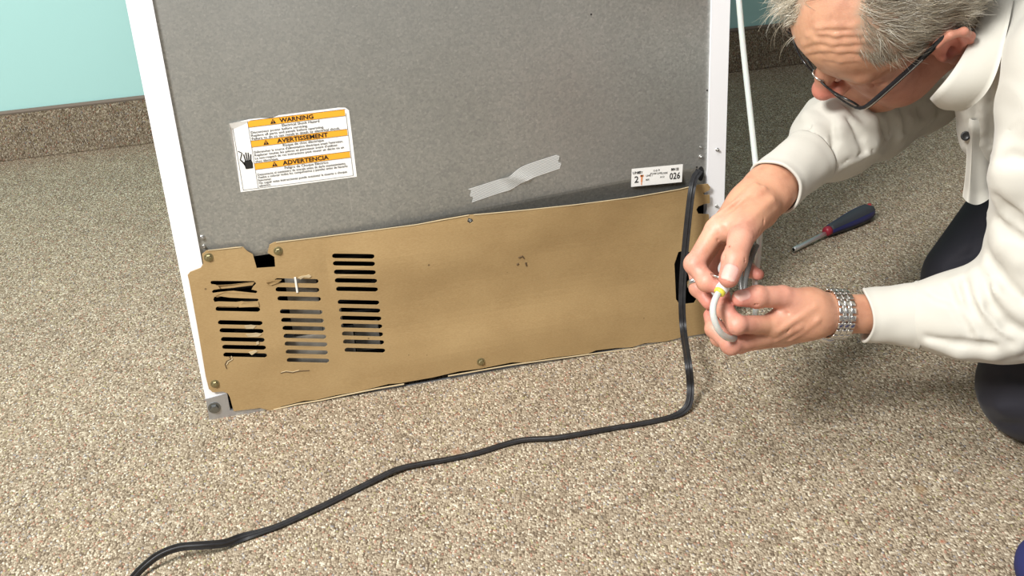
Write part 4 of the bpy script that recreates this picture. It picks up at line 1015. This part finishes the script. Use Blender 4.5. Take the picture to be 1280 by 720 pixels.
for s in (1, -1):
    rp = rim_pts(s); bm = bmesh.new(); sweep(bm, rp + [rp[0], rp[1]], circ(.0013, 8), cap=False); bmo('lens_rim', bm, BLACKP, gl, True)
    V = rp + [np.mean(rp, 0) + HR[:, 0] * .001]; pyd('lens', V, [(i, (i + 1) % 36, 36) for i in range(36)], lens_mat(), gl, True)
    bm = bmesh.new()
    tpz = [hw(q) for q in ((.098, s * .0640, .004), (.094, s * .0700, .006), (.085, s * .0745, .009), (.05, s * .0790, .017), (.010, s * .0830, .026), (-.010, s * .0845, .030), (-.024, s * .0850, .024), (-.033, s * .083, .008), (-.036, s * .080, -.006))]
    tp_ = catmull(tpz, 5); sweep(bm, tp_, [(-.0014, -.0042), (.0010, -.0042), (.0017, -.0025), (.0017, .0025), (.0010, .0042), (-.0014, .0042)], normals=[HR[:, 1] * s] * len(tp_)); tem = bmo('temple', bm, BLACKP, gl)
    bm = bmesh.new(); sweep(bm, [q + HR[:, 1] * s * .0018 for q in tp_[6:20]], circ(.00055, 6)); bmo('temple_highlight', bm, SILVER, gl)  # bright strip added for the highlight along the temple
bm = bmesh.new(); sweep(bm, catmull([hw((.1055, -.0095, .002)), hw((.109, -.004, .006)), hw((.109, .004, .006)), hw((.1055, .0095, .002))], 5), circ(.0012, 8)); bmo('bridge', bm, SILVER, gl, True)

# ------------------------------------------------------------------ wristwatch: bracelet links round the left wrist
wt = empty('wristwatch', P(1043, 392, 1.26)); wt.parent = person; bpy.context.view_layer.update(); wt.matrix_parent_inverse = person.matrix_world.inverted(); setp(wt, 'steel bracelet wristwatch')
wc = P(1044, 392.5, 1.2605); wax = unit(P(1120, 393, 1.283) - P(1046, 392, 1.26)); wz = unit(CAM_R[:, 2] - wax * (CAM_R[:, 2] @ wax)); wy = np.cross(wz, wax)
if wy @ CAM_R[:, 1] < 0: wy = -wy
bm = bmesh.new(); box(bm, (-.0033, -.0033, -.0014), (.0033, .0033, .0014), .0009, 2); lme = bpy.data.meshes.new('link'); bm.to_mesh(lme); bm.free(); lme.materials.append(SILVER); lme.shade_smooth()
bm = bmesh.new(); box(bm, (-.0024, -.0037, -.0011), (.0024, .0037, .0011), .0007, 2); lme2 = bpy.data.meshes.new('link'); bm.to_mesh(lme2); bm.free(); lme2.materials.append(NT('brushed_steel', .34, 1., (.62, .61, .58)).m); lme2.shade_smooth()
bpy.context.view_layer.update(); ry, rz_ = .0275, .0245; nl_ = 20
for i in range(nl_):
    a = 2 * math.pi * (i + .5) / nl_
    for j, (off_, me) in enumerate(((-.0076, lme), (-.0038 + .0, lme2), (0, lme), (.0038, lme2), (.0076, lme))):
        aa = a + (math.pi / nl_ if me is lme2 else 0)
        if math.cos(aa - math.radians(128)) > .93: continue
        c = wc + wy * (math.sin(aa + math.pi / 2) * ry) + wz * (math.cos(aa + math.pi / 2) * rz_)
        up = unit(wy * math.sin(aa + math.pi / 2) / ry + wz * math.cos(aa + math.pi / 2) / rz_); tg = np.cross(up, wax)
        if me is lme2: c = c - up * .0004
        o = bpy.data.objects.new('link', me); COL.objects.link(o)
        o.parent = wt; o.matrix_parent_inverse = wt.matrix_world.inverted(); o.matrix_basis = Matrix([[wax[k] * 1., tg[k], up[k], (c + wax * off_)[k]] for k in range(3)] + [[0, 0, 0, 1]])
aa = math.radians(128); up = unit(wy * math.cos(aa) / ry - wz * math.sin(aa) / rz_); cc = wc + wy * (math.cos(aa) * ry) - wz * (math.sin(aa) * rz_)
bm = bmesh.new(); lathe(bm, cc - up * .001, up, [(0, .015), (.001, .0175), (.006, .0175), (.008, .0155)], 32); bmo('watch_case', bm, SILVER, wt, True)
bm = bmesh.new(); lathe(bm, cc + up * .0065, up, [(0, .0145), (.0012, .0145)], 32); bmo('watch_dial', bm, plain('dark_dial', (.03, .03, .035), .15), wt)
bm = bmesh.new(); lathe(bm, cc + up * .003 + wax * .017, wax, [(0, .0025), (.004, .0025)], 12); bmo('crown', bm, SILVER, wt)

# ------------------------------------------------------------------ finger ring on the right hand
ra = np.array(R_MID[1]); rb = np.array(R_MID[2]); rc = ra + (rb - ra) * .80; rx = unit(rb - ra)
bm = bmesh.new(); M = Matrix.Translation(Vector(rc)) @ frame_to(rx); n = 28; rows = []
for r, h in ((.0113, -.0030), (.0121, -.0026), (.0122, .0026), (.0113, .0030)): rows.append([bm.verts.new(M @ Vector((r * math.cos(2 * math.pi * i / n), r * math.sin(2 * math.pi * i / n), h))) for i in range(n)])
for k in range(4):
    for i in range(n): bm.faces.new((rows[k][i], rows[k][(i + 1) % n], rows[(k + 1) % 4][(i + 1) % n], rows[(k + 1) % 4][i]))
setp(bmo('finger_ring', bm, SILVER, person, True), 'broad silver ring')

# shirt button on the hanging front
bp = P(1207, 170, 1.280)

bm = bmesh.new(); lathe(bm, bp, TOCAM(bp), [(-.001, .0055), (.001, .0055), (.0016, .0045), (.0010, .003)], 16); bmo('button', bm, plain('dark_button', (.02, .02, .02), .3), shirt_o, True)

# ================================================================== THE TUBE HE HOLDS
def tube_mat():
    s = NT('milky_plastic_tube', .35, col=(.78, .79, .76)); s.b.inputs['Transmission Weight'].default_value = .35; s.b.inputs['Subsurface Weight'].default_value = .2; return s.m
TUBE = tube_mat()
wtb = empty('water_tube', P(905, 360, 1.22)); setp(wtb, 'milky white water tube with a yellow collar, looped through his hands', 'tube')
pth = [P(908, -170, 1.30), P(914, -100, 1.31), P(921, -30, 1.32), P(928, 50, 1.335), P(936, 125, 1.345), P(943, 190, 1.35), P(948, 240, 1.345), P(950, 290, 1.33), P(947, 325, 1.325), P(944, 352, 1.315), P(945, 378, 1.30), P(943, 396, 1.29), P(936, 412, 1.27),
       P(924, 421.5, 1.235), P(912, 423, 1.205), P(901, 416, 1.190), P(894, 403, 1.183), P(891, 388, 1.182), P(894, 374, 1.186), P(901, 362, 1.192), P(906, 356, 1.196)]
cp = catmull(pth, 6); bm = bmesh.new(); sweep(bm, cp, circ(.0036, 12)); bmo('tube', bm, TUBE, wtb, True)
e0 = P(906, 356, 1.194); e1 = P(899, 366, 1.190); d_ = unit(e0 - e1)
bm = bmesh.new(); lathe(bm, e1 - d_ * .001, d_, [(0, .0052), (.0005, .0062), (.0040, .0062), (.0045, .0052)], 20); bmo('yellow_collar', bm, plain('yellow_plastic', (.80, .72, .08), .4), wtb, True)
bm = bmesh.new(); lathe(bm, e1 + d_ * .003, d_, [(0, .0060), (.001, .0070), (.0075, .0070), (.0085, .0055), (.013, .0050), (.0135, .0035)], 20); bmo('fitting', bm, plain('white_plastic', (.82, .82, .80), .35), wtb, True)
bm = bmesh.new(); sweep(bm, [P(906, 349, 1.197), P(896, 346, 1.20), P(886, 342, 1.215)], circ(.0014, 8)); lathe(bm, P(907, 350, 1.197), CAM_R[:, 0] * -1 + CAM_R[:, 1] * .3, [(0, .0030), (.005, .0030)], 12); setp(bmo('metal_pin', bm, SILVER, wtb, True), None)
# grey sleeve of doubled clear tube behind the fingers
def clr():
    s = NT('clear_grey_tube', .25, col=(.16, .165, .16)); s.b.inputs['Alpha'].default_value = .7; return s.m
CLR = clr()
for dx in (0, 9):
    bm = bmesh.new(); sweep(bm, catmull([P(946 - dx * .6, 306, 1.305), P(938 - dx, 326, 1.298), P(932 - dx * .7, 350, 1.29), P(930 - dx * .2, 372, 1.285)], 6), circ(.0032, 10)); bmo('clear_tube', bm, CLR, wtb, True)

# ================================================================== SCREWDRIVER / NUT DRIVER ON THE CARPET
a = onz(992, 312, .006); c = onz(1034, 290.5, .012); e = onz(1091, 262, .016); ax = unit(e - a)
sd = empty('screwdriver', tuple((c[0], c[1], 0))); setp(sd, 'nut driver with a navy and grey handle and red collar lying on the carpet', 'screwdriver')
c = a + ax * np.linalg.norm(c - a); Lh = np.linalg.norm(e - c)
bm = bmesh.new(); lathe(bm, a, ax, [(0, .0040), (.002, .0046), (.012, .0046), (.013, .0042), (np.linalg.norm(c - a) + .004, .0042)], 18); bmo('shaft', bm, NT('satin_chrome', .42, .9, (.85, .85, .85)).m, sd, True)
bm = bmesh.new(); lathe(bm, a - ax * .0004, ax, [(0, .0031), (.0006, .0031)], 6); bmo('socket_opening', bm, DARKHOLE, sd)
c = c + np.array([0, 0, .003]); axh = unit(e - c)
bm = bmesh.new(); lathe(bm, c - axh * .004, axh, [(0, .0050), (.002, .0078), (.005, .0090), (.008, .0086), (.013, .0086)], 24); bmo('red_collar', bm, plain('red_plastic', (.32, .02, .04), .4), sd, True)
def prof_handle():
    return [(0, .0088), (.004, .0104), (.02, .0118), (.05, .0150), (.075, .0166), (.092, .0168), (.106, .0155), (.116, .0120), (.121, .0070), (.1225, .002)]
k_ = Lh / .1225
def handle_part(name, mat, a0, a1, dr):
    bm = bmesh.new(); M = Matrix.Translation(Vector(c + axh * .008)) @ frame_to(axh); n = 14; rows = []
    M3 = M.to_3x3(); upl = M3.inverted() @ Vector((0, 0, 1)); base_a = math.atan2(upl.y, upl.x)
    for h, r in prof_handle():
        row = []
        for i in range(n + 1):
            g = base_a + a0 + (a1 - a0) * i / n; rr = (r + dr) * (1 - .05 * (math.cos(3 * (g - base_a)) ** 2)); row.append(bm.verts.new(M @ Vector((rr * math.cos(g), rr * math.sin(g), h * k_ * .93))))
        rows.append(row)
    for r0, r1 in zip(rows, rows[1:]):
        for i in range(n): bm.faces.new((r0[i], r0[i + 1], r1[i + 1], r1[i]))
    bm.faces.new(rows[0]); bm.faces.new(rows[-1][::-1]); return bmo(name, bm, mat, sd, True)
NAVYP = plain('navy_grip', (.018, .022, .12), .45); GREYP = plain('dark_grey_grip', (.035, .04, .05), .6)
handle_part('handle_core', NAVYP, -math.pi, math.pi, 0)
for k in range(3): handle_part('grip_panel', GREYP, k * 2.094 - .25, k * 2.094 + 1.15, .0006)
g = e - axh * .012 + np.array([0, 0, .013]); bm = bmesh.new(); lathe(bm, g + TOCAM(g) * .002, TOCAM(g) * .5 + np.array([0, 0, 1.]), [(-.004, .0036), (.0012, .0036), (.0014, .0018)], 16); bmo('hanging_eyelet', bm, plain('red_eyelet', (.35, .03, .03), .5), sd, True)

# ================================================================== UNIDENTIFIED DARK BLUE SHAPE IN THE CORNER, BUILT AS A CUSHION
mid = onz(1266, 707); x0 = mid[0] - .0176; y0 = mid[1] + .0176; Rc = .06; bm = bmesh.new(); loops = []
def rrect(ins, z):
    o = []
    for cx, cy, a0 in ((x0 + .42 - Rc, y0 - Rc, 0), (x0 + Rc, y0 - Rc, 90), (x0 + Rc, y0 - .30 + Rc, 180), (x0 + .42 - Rc, y0 - .30 + Rc, 270)):
        for k in range(9): a = math.radians(a0 + 90 * k / 8); o.append(bm.verts.new((cx + (Rc - ins) * math.cos(a), cy + (Rc - ins) * math.sin(a), z)))
    return o
for ins, z in ((.006, .001), (.001, .006), (0, .012), (.0005, .020), (.004, .027), (.010, .031), (.020, .033), (.045, .034)): loops.append(rrect(ins, z))
for r0, r1 in zip(loops, loops[1:]):
    for i in range(36): bm.faces.new((r0[i], r0[(i + 1) % 36], r1[(i + 1) % 36], r1[i]))
bm.faces.new(loops[0][::-1]); bm.faces.new(loops[-1])
pad = bmo('blue_corner_shape', bm, cloth_mat('dark_blue_cloth', (.012, .015, .085), (.016, .020, .11), .85, .0), None, True); setp(pad, 'unidentified dark blue shape, built as a cushion edge, cut off by the bottom right corner', 'cushion')
